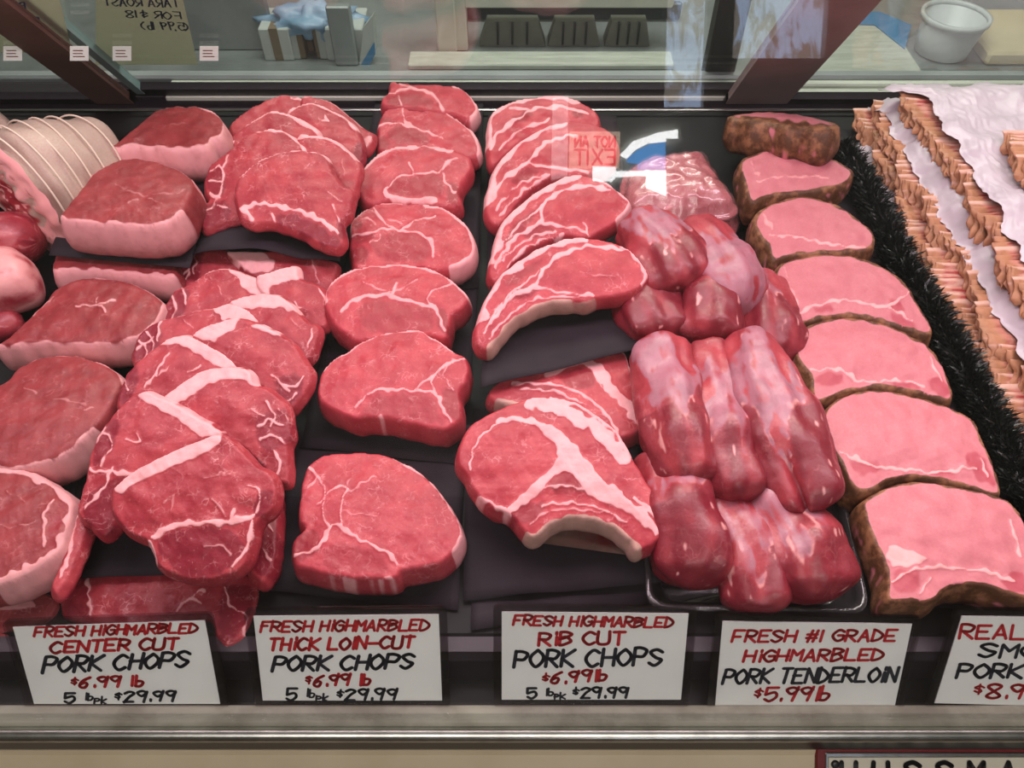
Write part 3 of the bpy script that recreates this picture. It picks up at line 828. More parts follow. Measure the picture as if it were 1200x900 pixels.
# little white shelf labels stuck on the doors
for k, (x, lab) in enumerate([(15, 'small white sticker on the left door glass, farthest left'), (93, 'small white sticker on the brown door stile'),
                               (143, 'small white sticker on the glass just right of the brown stile'), (245, 'small white sticker on the middle door beside the paper note')]):
    off = 0.0045 if x > 110 else 0.0165 if x < 50 else 0.0205
    Y = float(door_pt(x, 54, off)[1]) - .0004
    c = [at_y(u_, v_, Y) for u_, v_ in ((x - 11, 54), (x + 11, 54), (x + 11, 71), (x - 11, 71))]
    root = empty('shelf_label', c[0], None, lab, 'sticker', 'small white labels on the rear doors')
    mb = MB(); mb.slabpoly(c, (0, -.0004, 0)); mb.build('sticker', M['label'], root)
    mb = MB()
    for yy in (59, 62.5, 66):
        P = [at_y(u_, yy, Y - .0004) for u_ in (x - 7, x + 6 - (yy % 3))]; ribbon(mb, P, 0.0009, np.array([0, -1.0, 0]), 0.0004)
    mb.build('print', M['redframe'], root)

# ------------------------------------------------------------------ the work side behind the case
def vbox(mb, x0, y0, x1, y1, Y, depth, c=.004, zmin=None):
    """box whose front face, at distance Y, spans the pixel rectangle"""
    a = at_y(x0, y1, Y); b = at_y(x1, y0, Y)
    if zmin is not None: a[2] = zmin
    mb.box(a[0], b[0], Y, Y + depth, a[2], b[2], c); return a, b
YB = 2.05
a = at_y(600, 80, YB); zc = float(at_z(600, 80, 0)[2]); ztop = float(a[2])
wb = empty('work_counter', (0.2, YB + .3, FLZ), None, 'stainless work counter behind the case', 'counter')
mb = MB(); mb.box(-1.9, 1.9, YB - .30, YB + .62, ztop - .04, ztop - .005, .004); mb.build('counter_top', M['steel'], wb)
mb = MB()
mb.box(-1.9, 1.9, YB + .50, YB + .56, FLZ + .1, ztop - .04); mb.box(-1.9, 1.9, YB - .22, YB + .56, FLZ + .12, FLZ + .15)
mb.build('counter_body', M['steel'], wb)
for x in (-1.86, 1.80):
    for y in (YB - .26, YB + .54):
        mb = MB(); mb.box(x, x + .05, y, y + .05, FLZ, ztop - .04); mb.build('leg', M['steel'], wb)
xa = at_z(478, 80, ztop)[0]; xb = at_z(790, 80, ztop)[0]
mb = MB(); mb.box(xa, xb, YB, YB + .078, ztop - .005, ztop + .010, .003); o = mb.build('cutting_board', M['wood'])
props(o, 'long pale wooden cutting board on the work counter behind the chops', 'cutting board')
# equipment with a white frame and dark window
Y2 = YB + .085
eq = empty('prep_fridge', (at_y(650, 40, Y2)[0], Y2 + .1, ztop), None, 'white framed glass fronted cabinet on the counter behind the case', 'cabinet')
mb = MB(); vbox(mb, 546, 4, 800, 50, Y2 + .20, .02, .004, ztop); mb.build('dark_back', M['void'], eq)
mb = MB(); vbox(mb, 513, -60, 529, 58, Y2, .05, .004, ztop); mb.build('post', M['offwhite'], eq)
mb = MB(); vbox(mb, 530, -60, 543, 58, Y2 + .01, .05, .004, ztop); mb.build('inner_post', M['offwhite'], eq)
mb = MB(); vbox(mb, 544, -60, 800, 10, Y2 + .01, .05); mb.build('header', M['offwhite'], eq)
for k, (xl_, xr_, lab) in enumerate([(562, 640, 'grey wrapped tray inside the cabinet, left one'), (642, 705, 'grey wrapped tray inside the cabinet, middle one'), (708, 765, 'grey wrapped tray inside the cabinet, right one')]):
    mb = MB()
    Yt = Y2 + .05
    a = at_y(xl_, 58, Yt); b = at_y(xr_, 27, Yt); i = (b[0] - a[0]) * .12
    mb.hexa([(a[0], Yt, ztop - .004), (b[0], Yt, ztop - .004), (b[0], Yt + .06, ztop - .004), (a[0], Yt + .06, ztop - .004),
             (a[0] + i, Yt + .01, b[2]), (b[0] - i, Yt + .01, b[2]), (b[0] - i, Yt + .05, b[2]), (a[0] + i, Yt + .05, b[2])])
    t = empty('wrapped_tray', ((a[0] + b[0]) / 2, Yt + .03, ztop), None, lab, 'tray', 'wrapped trays in the cabinet')
    mb.build('tray', M['greytray'], t)
    for q in (.28, .5, .72):
        mb = MB()
        xx = a[0] + (b[0] - a[0]) * q; mb.box(xx - .003, xx + .003, Yt - .001, Yt + .012, ztop, b[2] - .002)
        mb.build('band', M['void'], t)
# boxes and bags on the left of the counter
def carton(label, x0, y0, x1, y1, Y, mat, name='carton', cat='box'):
    t = empty(name, at_y((x0 + x1) / 2, y1, Y), None, label, cat, 'boxes stacked on the work counter')
    mb = MB(); a, b = vbox(mb, x0, y0, x1, y1, Y, .13, .003, ztop - .005); mb.build('box', M[mat], t)
    mb = MB(); mb.box((a[0] + b[0]) / 2 - .012, (a[0] + b[0]) / 2 + .012, Y - .001, Y + .131, a[2] + .002, b[2] + .0012); mb.build('tape', M['kraft' if mat != 'kraft' else 'carton'], t)
YC = YB + .05
zpx = 76
carton('white carton on the work counter left of the brown one', 312, 34, 337, zpx, YC, 'carton')
carton('brown cardboard box between two white cartons on the counter', 338, 34, 352, zpx, YC + .01, 'kraft')
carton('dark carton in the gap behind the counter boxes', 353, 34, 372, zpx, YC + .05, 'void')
carton('brown cardboard box beside the white and blue carton', 373, 34, 384, zpx, YC + .01, 'kraft')
carton('white and blue carton right of the brown box', 385, 34, 424, zpx, YC, 'carton')
mb = MB(); vbox(mb, 393, 8, 409, 76, YC - .03, .026, .004, ztop - .005); o = mb.build('steel_post', M['steel']); props(o, 'grey steel post in front of the cartons', 'post')
mb = MB(); P = [at_y(x, y, YC - .02) for x, y in ((421, 76), (433, 76), (439, 60), (437, 18), (426, 32))]; mb.slabpoly(P[::-1], (0.004, .03, 0)); o = mb.build('printed_sheet', M['carton'])
props(o, 'white card with blue print leaning beside the cartons', 'card')
mb = MB(); P = [at_y(x, y, YC - .022) for x, y in ((423, 76), (433, 76), (439, 63), (438, 50))]; mb.slabpoly(P[::-1], (0.002, .001, 0)); mb.build('blue_print', M['blue'], o)
# crumpled blue bag on the boxes
V = []; F = []; fb = Field(5, .05, dim=3); nu, nv = 40, 16
bc = at_y(365, 24, YC + .06); sx, sz, sy = abs(at_y(420, 20, YC)[0] - at_y(308, 20, YC)[0]) / 2, .045, .06
for i in range(nv + 1):
    th = math.pi * i / nv
    for j in range(nu):
        ph = 2 * math.pi * j / nu
        p = np.array([bc[0] + sx * math.sin(th) * math.cos(ph), bc[1] + sy * math.sin(th) * math.sin(ph), bc[2] + sz * math.cos(th)])
        p += (p - bc) * 0.16 * fb(p); V.append(p)
for i in range(nv):
    for j in range(nu): F.append((i * nu + j, (i + 1) * nu + j, (i + 1) * nu + (j + 1) % nu, i * nu + (j + 1) % nu))
o = mesh_obj('plastic_bag', V, F, M['bluebag']); props(o, 'crumpled pale blue plastic bag lying on the cartons', 'bag')
mb = MB(); vbox(mb, 225, -60, 296, 76, YC + .06, .02, .004, ztop - .005); o = mb.build('splash_guard', M['steel']); props(o, 'plain steel sheet left of the cartons behind the case', 'splash guard')
# right of the post: bucket, boards
bk = at_z(1112, 78, ztop); 
rad = abs(at_y(1150, 40, bk[1])[0] - at_y(1072, 40, bk[1])[0]) / 2
bx = at_y(1111, 40, bk[1] + rad)[0]; by = bk[1] + rad
topz = at_y(1111, 16, by)[2]
bkt = empty('bucket', (bx, by, ztop), None, 'translucent white plastic bucket on the counter at the right', 'bucket')
mb = MB(); h = topz - ztop
mb.lathe([(rad * .80, ztop), (rad * .84, ztop + h * .3), (rad * .97, topz - .012), (rad * .92, topz - .012), (rad * .76, ztop + .006)], bx, by, 40); mb.build('bucket_body', M['bucket'], bkt, True)
mb = MB(); mb.lathe([(rad * .96, topz - .014), (rad * 1.03, topz - .012), (rad * 1.03, topz), (rad * .92, topz), (rad * .92, topz - .014)], bx, by, 40, True); mb.build('rim', M['bucket'], bkt, True)
a = at_z(950, 76, ztop); b = at_z(1072, 76, ztop); y2 = at_z(1000, 30, ztop)[1]
mb = MB(); mb.box(a[0], b[0], YB - .1, y2, ztop - .005, ztop + .010, .003); o = mb.build('cutting_board', M['wood']); props(o, 'pale square cutting board beside the bucket', 'cutting board')
a = at_z(1148, 68, ztop); b = at_z(1260, 68, ztop); y2 = at_z(1000, 42, ztop)[1]
mb = MB(); mb.box(a[0], b[0], YB + .02, y2 + .1, ztop - .005, ztop + .035, .008); o = mb.build('yellow_board', M['yellowboard']); props(o, 'thick yellowish board at the far right behind the bucket', 'cutting board')
P0 = at_z(1035, 58, ztop + .012)
mb = MB(); P = [at_z(x, y, ztop + .0105) for x, y in ((1030, 14), (1068, 30), (1060, 58), (1025, 30), (975, 28), (980, 18))]; mb.slabpoly(P[::-1], (0, 0, .002)); o = mb.build('dark_cloth', M['blue']); props(o, 'dark blue folded cloth on the pale board', 'cloth')

# ------------------------------------------------------------------ signs behind the customer, mirrored in the front glass
q, sw, sh = SIGN['c'], SIGN['w'], SIGN['h']
sg = empty('exit_sign', q, None, 'cream sign with red NOT AN EXIT lettering, mirrored in the front glass', 'sign')
mb = MB(); mb.box(q[0] - sw / 2, q[0] + sw / 2, q[1] - .02, q[1], q[2] - sh / 2, q[2] + sh / 2, .002); mb.build('board', glow('daylit_cream', (1, .74, .55), 4.2), sg)  # emission stands in for daylight falling on the card and letters
mb = MB()
for t, z0_, hh_ in (('NOT AN', .08, .28), ('EXIT', -.40, .40)):
    st, W = strokes_of(t)
    for p in st:
        # the board faces the case (+y): seen from there, left is +x
        P = [np.array([q[0] + sw * .40 - u / W * sw * .80, q[1], q[2] + (z0_ + v * hh_) * sh]) for u, v in p]
        ribbon(mb, P, sh * .065, np.array([0, 1.0, 0]), .002)
mb.build('lettering', glow('daylit_red', (1, .06, .03), 3.0), sg)
def lit_poly(mb, pts, Y, th=.02):
    P = [behind(x, y, Y) for x, y in pts]; mb.slabpoly(P, (0, -th, 0))
ws = empty('window_banner', behind(745, 195, -2.975), None, 'white and blue window sign with added glow, mirrored in the front glass', 'banner')
mb = MB()
lit_poly(mb, [(727, 182), (742, 166), (770, 156), (795, 152), (795, 162), (781, 162), (781, 166), (760, 168), (745, 176), (735, 186)], -2.975)
lit_poly(mb, [(695, 195), (722, 196), (722, 201), (781, 200), (781, 230), (758, 220), (758, 206), (722, 208), (718, 213), (695, 212)], -2.975)
mb.build('white_border', glow('lit_white', (1, 1, 1), 14.0), ws)  # brightness of the window sign put in as emission
mb = MB(); lit_poly(mb, [(735, 187), (746, 177), (762, 169), (780, 167), (780, 199), (748, 199), (748, 192), (735, 190)], -2.976); mb.build('blue_field', glow('lit_blue', (.10, .40, .95), 7.0), ws)
mb = MB(); lit_poly(mb, [(648, 115), (666, 112), (665, 207), (646, 211)], -2.975); o = mb.build('door_frame_strip', glow('lit_frame_strip', (.95, .85, .85), 3.0))  # mirrored door frame, given a glow of its own
props(o, 'bright upright strip of door frame with added glow, mirrored in the front glass', 'door frame strip')
# ------------------------------------------------------------------ black paper sheets
def sheet(label, corners, zs, wave=0.0012, droop=None, nu=24, nv=16, seed=1, name='black_paper', mat='paper', cat='paper sheet', group='black paper sheets under the meat'):
    """corners: front-left, front-right, back-right, back-left pixels; zs: their heights"""
    P = [at_z(x, y, z) for (x, y), z in zip(corners, zs)]
    cen = sum(P) / 4; f = Field(seed, .07); base = np.array([cen[0], cen[1], min(zs)])
    V = []; F = []
    for j in range(nv + 1):
        v = j / nv
        for i in range(nu + 1):
            u = i / nu
            p = (P[0] * (1 - u) + P[1] * u) * (1 - v) + (P[3] * (1 - u) + P[2] * u) * v
            dz = wave * (f(p[None, :2])[0] + 1.2)
            if droop: dz += droop(u, v)
            V.append(p + np.array([0, 0, dz]) - base)
    n = len(V); w1 = nu + 1
    V = V + [v - np.array([0, 0, .0005]) for v in V]
    for j in range(nv):
        for i in range(nu):
            a = j * w1 + i
            F.append((a, a + 1, a + w1 + 1, a + w1)); F.append((n + a, n + a + w1, n + a + w1 + 1, n + a + 1))
    rim = [i for i in range(w1)] + [j * w1 + nu for j in range(1, nv + 1)] + [nv * w1 + i for i in range(nu - 1, -1, -1)] + [j * w1 for j in range(nv - 1, 0, -1)]
    for k in range(len(rim)):
        a, b = rim[k], rim[(k + 1) % len(rim)]; F.append((a, n + a, n + b, b))
    o = mesh_obj(name, V, F, M[mat], None, True)
    o.location = base
    return props(o, label, cat, group)

sheet('black paper sheet under the front thick loin chop', [(307, 692), (537, 716), (546, 505), (352, 505)], (.001,) * 4, .0008, seed=11)
sheet('black paper sheet under the middle thick loin chops', [(352, 524), (543, 545), (562, 320), (398, 330)], (.0035,) * 4, .0006, seed=12)
sheet('black paper strip under the farthest thick loin chops', [(399, 345), (560, 338), (566, 122), (440, 118)], (.006,) * 4, .0005, seed=13)
sheet('black paper sheet under the front rib chop, its corner hanging toward the tag', [(543, 704), (775, 684), (742, 500), (546, 500)], (.004, .006, .016, .014), .0009, seed=14)
sheet('black paper sheet lowest under the front rib chop', [(552, 740), (775, 705), (745, 480), (556, 480)], (.001,) * 4, .0006, seed=15)
sheet('black paper sheet holding the upper rib chops, draped over a lower rib chop', [(563, 455), (753, 408), (742, 330), (575, 330)], (.040, .042, .040, .034), .0008, seed=16)
sheet('black paper strip under the farthest rib chops', [(571, 330), (745, 322), (722, 135), (572, 135)], (.004,) * 4, .0006, seed=17)
sheet('black paper sheet under the front center cut chop', [(70, 680), (322, 668), (322, 520), (118, 520)], (.007, .007, .009, .009), .0009, seed=18)
sheet('black paper sheet curling out under the upper center cut chops', [(227, 299), (399, 308), (410, 185), (258, 185)], (.042, .040, .036, .034), .0012,
      lambda u, v: .010 * math.sin(math.pi * min(1, u * 1.35)) * (1 - v) ** 2, seed=19)
sheet('black paper sheet under the two upper boneless loin roasts', [(58, 300), (222, 314), (262, 180), (108, 180)], (.041, .041, .041, .041), .0008, seed=20)
sheet('black paper sheet under the front boneless chop at the left edge', [(-60, 720), (72, 672), (92, 560), (-60, 560)], (.001,) * 4, .0008, seed=21)
sheet('long black paper strip under the smoked chops', [(1003, 708), (1212, 716), (1012, 190), (866, 192)], (.0008,) * 4, .0005, seed=22)

# ------------------------------------------------------------------ thick loin cut chops
G_L = 'thick loin cut pork chops in the third row'
slab('pork_chop', 'thick loin chop farthest back in its row, below the rear sill', 'pork chop', G_L, 'loin',
     [(457, 94), (472, 95), (500, 97), (533, 99), (547, 106), (557, 117), (561, 129), (552, 138), (540, 136), (525, 131), (510, 130), (490, 126), (465, 125), (449, 122), (447, 113), (455, 105)],
     .038, 0.02, .026, [([(455, 107), (480, 104), (500, 108), (513, 116), (520, 128)], 3, 0), ([(468, 96), (482, 103)], 2, 0), ([(466, 112), (470, 122)], 2, 0)],
     [([(453, 112), (470, 108), (495, 110), (508, 118), (500, 124), (455, 121)], 1, .45)], [(3, 7, 3)])
slab('pork_chop', 'thick loin chop second from the back, overlapping the farthest one', 'pork chop', G_L, 'loin',
     [(453, 126), (470, 124), (483, 127), (505, 127), (525, 131), (544, 144), (558, 156), (563, 170), (562, 180), (545, 184), (500, 180), (470, 178), (445, 176), (441, 168), (443, 155), (442, 145), (447, 133)],
     .050, 0.16, .026, [([(472, 126), (474, 140), (482, 149), (500, 156), (520, 165)], 2.5, 0), ([(443, 147), (460, 143), (480, 149)], 2, 0)],
     [([(455, 152), (475, 149), (505, 162), (500, 168), (460, 166)], 1, .45), ([(444, 136), (456, 138), (458, 142), (445, 143)], 1, .7), ([(443, 160), (455, 160), (455, 172), (444, 174)], 1, .6)], [(4, 8, 3.5)])
slab('pork_chop', 'thick loin chop third from the back with a pale fat strip on its near edge', 'pork chop', G_L, 'loin',
     [(417, 213), (422, 199), (433, 186), (447, 176), (464, 170), (489, 168), (511, 170), (528, 173), (542, 177), (551, 184), (552, 196), (546, 206), (541, 215), (539, 226), (540, 236), (530, 242), (511, 240), (492, 236), (469, 236), (455, 234), (444, 237), (433, 238), (423, 232), (418, 222)],
     .056, 0.16, .030, [([(452, 222), (465, 210), (485, 204), (515, 203), (523, 192), (535, 185)], 2.5, 0), ([(485, 204), (480, 192)], 1.5, 0), ([(520, 205), (524, 216), (533, 224)], 3, 0),
                        ([(452, 225), (462, 232), (490, 234), (511, 235)], 6, 0), ([(435, 198), (470, 192)], 1, 0, .6)],
     [([(455, 220), (468, 211), (490, 206), (515, 206), (521, 220), (512, 230), (470, 228)], 1, .4), ([(526, 215), (538, 220), (536, 238), (524, 236)], 1, .8)], [(0, 7, 4)])
slab('pork_chop', 'middle thick loin chop of its row with a red bone spot at its left', 'pork chop', G_L, 'loin',
     [(410, 271), (411, 258), (422, 247), (436, 239), (453, 236), (478, 236), (500, 238), (517, 241), (533, 249), (547, 262), (555, 277), (557, 289), (554, 300), (545, 308), (530, 313), (512, 315), (490, 312), (470, 316), (440, 316), (416, 312), (411, 295), (409, 283)],
     .052, 0.12, .032, [([(411, 275), (440, 272), (462, 270), (495, 275), (505, 285), (508, 300)], 3, 0), ([(466, 270), (490, 260), (510, 252)], 1.6, 0), ([(436, 241), (445, 255), (462, 268)], 1.6, 0),
                        ([(430, 246), (440, 250), (452, 262)], 1.2, 0, .8), ([(420, 255), (432, 255), (440, 264)], 1.2, 0, .8), ([(436, 285), (445, 276)], 2, 0), ([(455, 258), (470, 262)], 1, 0, .7)],
     [([(436, 288), (445, 276), (470, 273), (498, 278), (504, 292), (500, 305), (455, 304), (440, 298)], 1, .4), ([(414, 258), (422, 258), (424, 266), (415, 266)], 1, 1), ([(412, 274), (438, 274), (436, 282), (418, 284)], 1, .9),
      ([(412, 290), (430, 292), (428, 308), (414, 306)], 1, .6)], [(6, 14, 4), (0, 5, 2)])
slab('pork_chop', 'thick loin chop fourth from the front with a red bone side at its right', 'pork chop', G_L, 'loin',
     [(380, 350), (383, 335), (395, 322), (415, 313), (440, 309), (470, 308), (500, 312), (520, 320), (537, 332), (549, 347), (542, 358), (530, 368), (527, 380), (522, 394), (505, 392), (480, 393), (450, 395), (418, 398), (405, 390), (392, 380), (383, 365)],
     .050, 0.10, .034, [([(400, 366), (415, 352), (440, 347), (465, 350), (490, 356), (510, 362)], 3.5, 0), ([(510, 340), (500, 350), (510, 362), (520, 385)], 3, 0), ([(460, 346), (466, 333)], 2, 0), ([(460, 346), (425, 330)], 1.4, 0, .8), ([(460, 344), (490, 328)], 1, 0, .7), ([(510, 340), (530, 330)], 2, 0)],
     [([(418, 370), (425, 358), (450, 352), (480, 356), (505, 363), (510, 375), (500, 388), (440, 390)], 1, .35), ([(512, 362), (522, 362), (526, 385), (514, 386)], 1, .9)], [(0, 9, 3.2)])
slab('pork_chop', 'thick loin chop second from the front, with a pale scrap on its near side', 'pork chop', G_L, 'loin',
     [(371, 450), (378, 432), (392, 418), (410, 408), (433, 394), (460, 387), (490, 385), (505, 392), (533, 410), (548, 420), (547, 443), (539, 458), (541, 475), (538, 492), (518, 502), (490, 497), (465, 491), (440, 487), (418, 489), (400, 483), (383, 475), (373, 465)],
     .050, 0.10, .036, [([(418, 478), (430, 462), (450, 457), (490, 459), (512, 462), (518, 478), (530, 494)], 3.2, 0), ([(512, 460), (505, 447), (525, 425), (543, 420)], 3, 0), ([(485, 458), (510, 440)], 1.6, 0), ([(525, 427), (520, 440), (530, 455)], 1.2, 0, .8), ([(400, 430), (440, 425)], 1, 0, .5), ([(445, 487), (455, 498)], 7, 0, .9)],
     [([(422, 482), (440, 465), (470, 461), (508, 466), (515, 480), (520, 496), (490, 493), (450, 486)], 1, .35), ([(522, 455), (538, 462), (538, 490), (526, 486), (518, 468)], 1, .85)], [(1, 8, 2.6)])
slab('pork_chop', 'thick loin chop at the front of its row, alone on its black paper', 'pork chop', G_L, 'loin',
     [(360, 545), (375, 533), (395, 529), (430, 528), (462, 535), (497, 555), (522, 583), (538, 610), (541, 628), (532, 645), (515, 658), (490, 664), (470, 668), (462, 676), (440, 677), (410, 676), (375, 669), (345, 660), (343, 632), (356, 617), (349, 605), (352, 570)],
     .034, 0.0, .033, [([(345, 650), (375, 640), (385, 620), (400, 618), (420, 632), (455, 648), (464, 662)], 3.6, 0), ([(400, 618), (400, 590), (408, 575), (392, 572), (372, 590)], 1.8, 0), ([(360, 545), (380, 570), (378, 600), (386, 620)], 1.8, 0), ([(410, 576), (440, 560)], 1.2, 0, .8), ([(402, 600), (440, 605)], 1, 0, .6), ([(408, 570), (415, 548)], 1, 0, .6), ([(352, 580), (372, 560)], 1.2, 0, .8), ([(375, 672), (420, 678), (460, 676)], 3, 0, .9)],
     [([(344, 630), (370, 622), (372, 645), (346, 658)], 1, .85), ([(385, 640), (420, 640), (450, 655), (450, 670), (385, 668)], 1, .3)], [(4, 9, 2.6)])

# ------------------------------------------------------------------ rib chops
G_R = 'rib cut pork chops in the fourth row'
slab('rib_chop', 'rib chop farthest back in its row', 'pork chop', G_R, 'rib',
     [(571, 165), (571, 151), (574, 136), (584, 124), (604, 116), (627, 112), (653, 110), (676, 115), (693, 124), (703, 136), (700, 150), (680, 156), (655, 154), (630, 158), (608, 168), (592, 182), (577, 193), (572, 182)],
     .066, 0.30, .022, [([(575, 175), (585, 155), (610, 138), (625, 128), (660, 126), (690, 132)], 3.5, 0), ([(585, 175), (610, 152), (645, 140)], 2.5, 0), ([(620, 130), (600, 126)], 4, 0)],
     [([(600, 140), (615, 130), (625, 136), (605, 146)], 1, .8), ([(672, 128), (684, 128), (684, 138), (672, 138)], 1, .9)], [(0, 7, 5)])
slab('rib_chop', 'rib chop second from the back behind the mirrored exit sign', 'pork chop', G_R, 'rib',
     [(569, 233), (573, 215), (578, 198), (589, 182), (609, 164), (631, 151), (655, 142), (680, 140), (705, 146), (722, 160), (724, 180), (710, 198), (680, 206), (655, 205), (635, 213), (612, 231), (596, 252), (584, 264), (573, 257), (568, 245)],
     .072, 0.30, .024, [([(575, 235), (590, 210), (620, 190), (640, 168), (675, 158)], 4.5, 0), ([(622, 192), (650, 196), (690, 200)], 3, 0), ([(580, 248), (605, 218), (640, 204)], 2.5, 0), ([(586, 252), (612, 224), (645, 204)], 1.6, 0)],
     [([(598, 212), (616, 198), (632, 198), (612, 214)], 1, .8), ([(628, 188), (642, 172), (700, 164), (712, 180), (690, 196), (650, 194)], 1, .25)], [(0, 6, 7)])
slab('rib_chop', 'rib chop third from the back, its round eye above the paper', 'pork chop', G_R, 'rib',
     [(572, 320), (575, 300), (582, 273), (589, 258), (604, 242), (627, 224), (649, 211), (672, 203), (700, 207), (720, 218), (738, 233), (737, 244), (724, 258), (704, 271), (688, 278), (665, 275), (644, 281), (622, 291), (605, 304), (590, 323), (579, 331)],
     .078, 0.30, .026, [([(580, 312), (600, 282), (632, 262), (637, 240), (655, 226), (680, 218), (715, 222)], 4.5, 0), ([(632, 262), (655, 264), (685, 270)], 3, 0), ([(588, 305), (618, 280), (650, 270)], 2, 0), ([(594, 312), (622, 285), (660, 274)], 1.8, 0), ([(586, 290), (612, 260), (634, 245)], 2, 0), ([(684, 262), (690, 276)], 2, 0)],
     [([(590, 280), (610, 256), (628, 246), (622, 260), (600, 284)], 1, .6), ([(612, 272), (632, 264), (650, 270), (622, 280)], 1, .8), ([(640, 255), (650, 232), (690, 222), (725, 235), (720, 250), (690, 262), (655, 262)], 1, .22)], [(1, 7, 8), (8, 12, 3)])
slab('rib_chop', 'rib chop with a long curved bone resting on the raised paper sheet', 'pork chop', G_R, 'rib',
     [(555, 392), (560, 373), (572, 343), (587, 320), (613, 300), (643, 284), (683, 276), (727, 285), (747, 300), (760, 320), (753, 334), (733, 344), (712, 347), (697, 350), (685, 354), (668, 353), (640, 356), (606, 372), (585, 394), (575, 408), (562, 406)],
     .088, 0.28, .026, [([(575, 378), (600, 348), (625, 336), (640, 312), (660, 297), (690, 288), (730, 292)], 4.5, 0), ([(625, 336), (660, 342), (695, 346)], 3.5, 0), ([(572, 396), (600, 366), (632, 349), (680, 347)], 2, 0), ([(566, 390), (590, 352), (618, 330), (638, 312)], 1.8, 0),
                        ([(728, 287), (748, 302), (758, 320), (752, 332)], 5, 0), ([(680, 320), (720, 325)], 1, 0, .6)],
     [([(596, 350), (610, 338), (632, 339), (618, 348)], 1, 1), ([(590, 330), (615, 312), (640, 300), (630, 312), (602, 335)], 1, .45), ([(632, 328), (645, 305), (690, 293), (735, 300), (740, 318), (715, 334), (660, 338)], 1, .18)],
     [(1, 6, 7), (15, 19, 3.2, 2), (13, 15, 2, 2, .6)])
slab('rib_chop', 'rib chop half hidden under the raised black paper', 'pork chop', G_R, 'rib',
     [(572, 458), (600, 435), (640, 418), (690, 408), (728, 408), (738, 425), (745, 452), (755, 478), (760, 490), (752, 502), (733, 511), (715, 508), (690, 493), (660, 483), (620, 477), (585, 470)],
     .034, 0.03, .028, [([(690, 425), (712, 450), (730, 470), (748, 490)], 14, 0), ([(690, 423), (670, 428), (640, 440)], 5, 0), ([(600, 449), (650, 452), (690, 467), (715, 492), (725, 508)], 3, 0), ([(610, 456), (650, 459), (685, 474)], 1.6, 0), ([(700, 440), (705, 455)], 2, 0), ([(742, 450), (752, 478), (752, 495)], 2.4, 0)],
     [([(655, 442), (690, 432), (696, 452), (672, 456)], 1, .55), ([(600, 450), (640, 450), (650, 458), (610, 456)], 1, .7)], [(11, 15, 4, 2), (3, 8, 2.5)])
slab('rib_chop', 'large rib chop at the front of its row with a curved rib bone', 'pork chop', G_R, 'rib',
     [(536, 530), (545, 505), (560, 490), (590, 475), (620, 465), (650, 463), (680, 472), (705, 488), (725, 505), (738, 527), (752, 552), (767, 575), (781, 592), (786, 606), (782, 622), (770, 634), (748, 645), (738, 634), (722, 620), (703, 611), (673, 607), (648, 613), (630, 628), (618, 626), (597, 603), (575, 594), (558, 578), (547, 558), (538, 545)],
     .066, 0.17, .028, [([(622, 470), (650, 477), (680, 489), (708, 509), (731, 534)], 17, 0), ([(583, 493), (612, 491), (640, 504), (657, 530), (647, 556), (622, 580), (597, 598)], 6, 0), ([(642, 506), (665, 530), (690, 560), (725, 585), (752, 602), (768, 624)], 9, 0), ([(655, 535), (690, 560)], 8, 0),
                        ([(690, 560), (722, 580)], 12, 0), ([(630, 572), (665, 570), (700, 577), (722, 580)], 2.5, 0), ([(635, 594), (660, 589), (700, 594), (735, 612)], 1.8, 0), ([(550, 550), (556, 525), (566, 508), (585, 493)], 2.6, 0), ([(665, 515), (690, 545), (715, 575)], 2, 0), ([(620, 615), (640, 600), (670, 596), (705, 600)], 1.4, 0, .8), ([(742, 582), (770, 605), (776, 620)], 4, 0), ([(560, 582), (590, 596), (600, 604)], 5, 0, .9)],
     [([(640, 500), (660, 508), (690, 545), (715, 574), (755, 598), (772, 622), (755, 613), (720, 593), (690, 581), (672, 557), (652, 557), (628, 581), (600, 601), (592, 596), (622, 572), (645, 548), (655, 528)], 0, 1), ([(645, 562), (668, 553), (690, 565), (688, 577), (650, 577)], 1, .5), ([(598, 475), (630, 472), (665, 492), (672, 503), (640, 495)], 1, .25), ([(668, 532), (690, 545), (712, 572), (700, 574), (680, 556)], 1, .45), ([(598, 605), (615, 590), (640, 590), (622, 612)], 1, .6), ([(745, 585), (760, 592), (778, 615), (765, 610)], 1, .3)],
     [(16, 23, 4, 2), (5, 9, 5)])

# ------------------------------------------------------------------ center cut chops: upper stack
G_CU = 'center cut pork chops in the upper stack of the second row'
G_CL = 'center cut pork chops in the lower stack of the second row'
slab('pork_chop', 'center cut chop farthest back on the left of the upper stack', 'pork chop', G_CU, 'center',
     [(268, 152), (272, 140), (290, 126), (310, 116), (325, 110), (342, 110), (360, 114), (372, 120), (378, 135), (370, 150), (340, 158), (300, 160), (275, 162)],
     .064, 0.25, .014, [([(340, 113), (372, 120)], 2, 0)], [], [(1, 7, 1.5, 0, .6)])
slab('pork_chop', 'center cut chop farthest back on the right of the upper stack', 'pork chop', G_CU, 'center',
     [(352, 113), (372, 112), (391, 120), (408, 133), (423, 146), (438, 155), (436, 167), (427, 176), (415, 167), (400, 160), (375, 155), (355, 140)],
     .066, 0.25, .014, [], [([(425, 160), (436, 160), (428, 174)], 0, .7)], [(0, 4, 1.6, 0, .7)])
slab('pork_chop', 'center cut chop second from the back on the right of the upper stack', 'pork chop', G_CU, 'center',
     [(337, 129), (352, 121), (367, 119), (386, 126), (403, 135), (418, 149), (425, 168), (425, 182), (418, 190), (395, 186), (365, 175), (345, 155)],
     .076, 0.30, .014, [([(378, 140), (386, 142), (380, 136)], 1.5, 0)], [([(418, 165), (426, 170), (424, 186), (416, 182)], 1, .7)], [(0, 5, 3)])
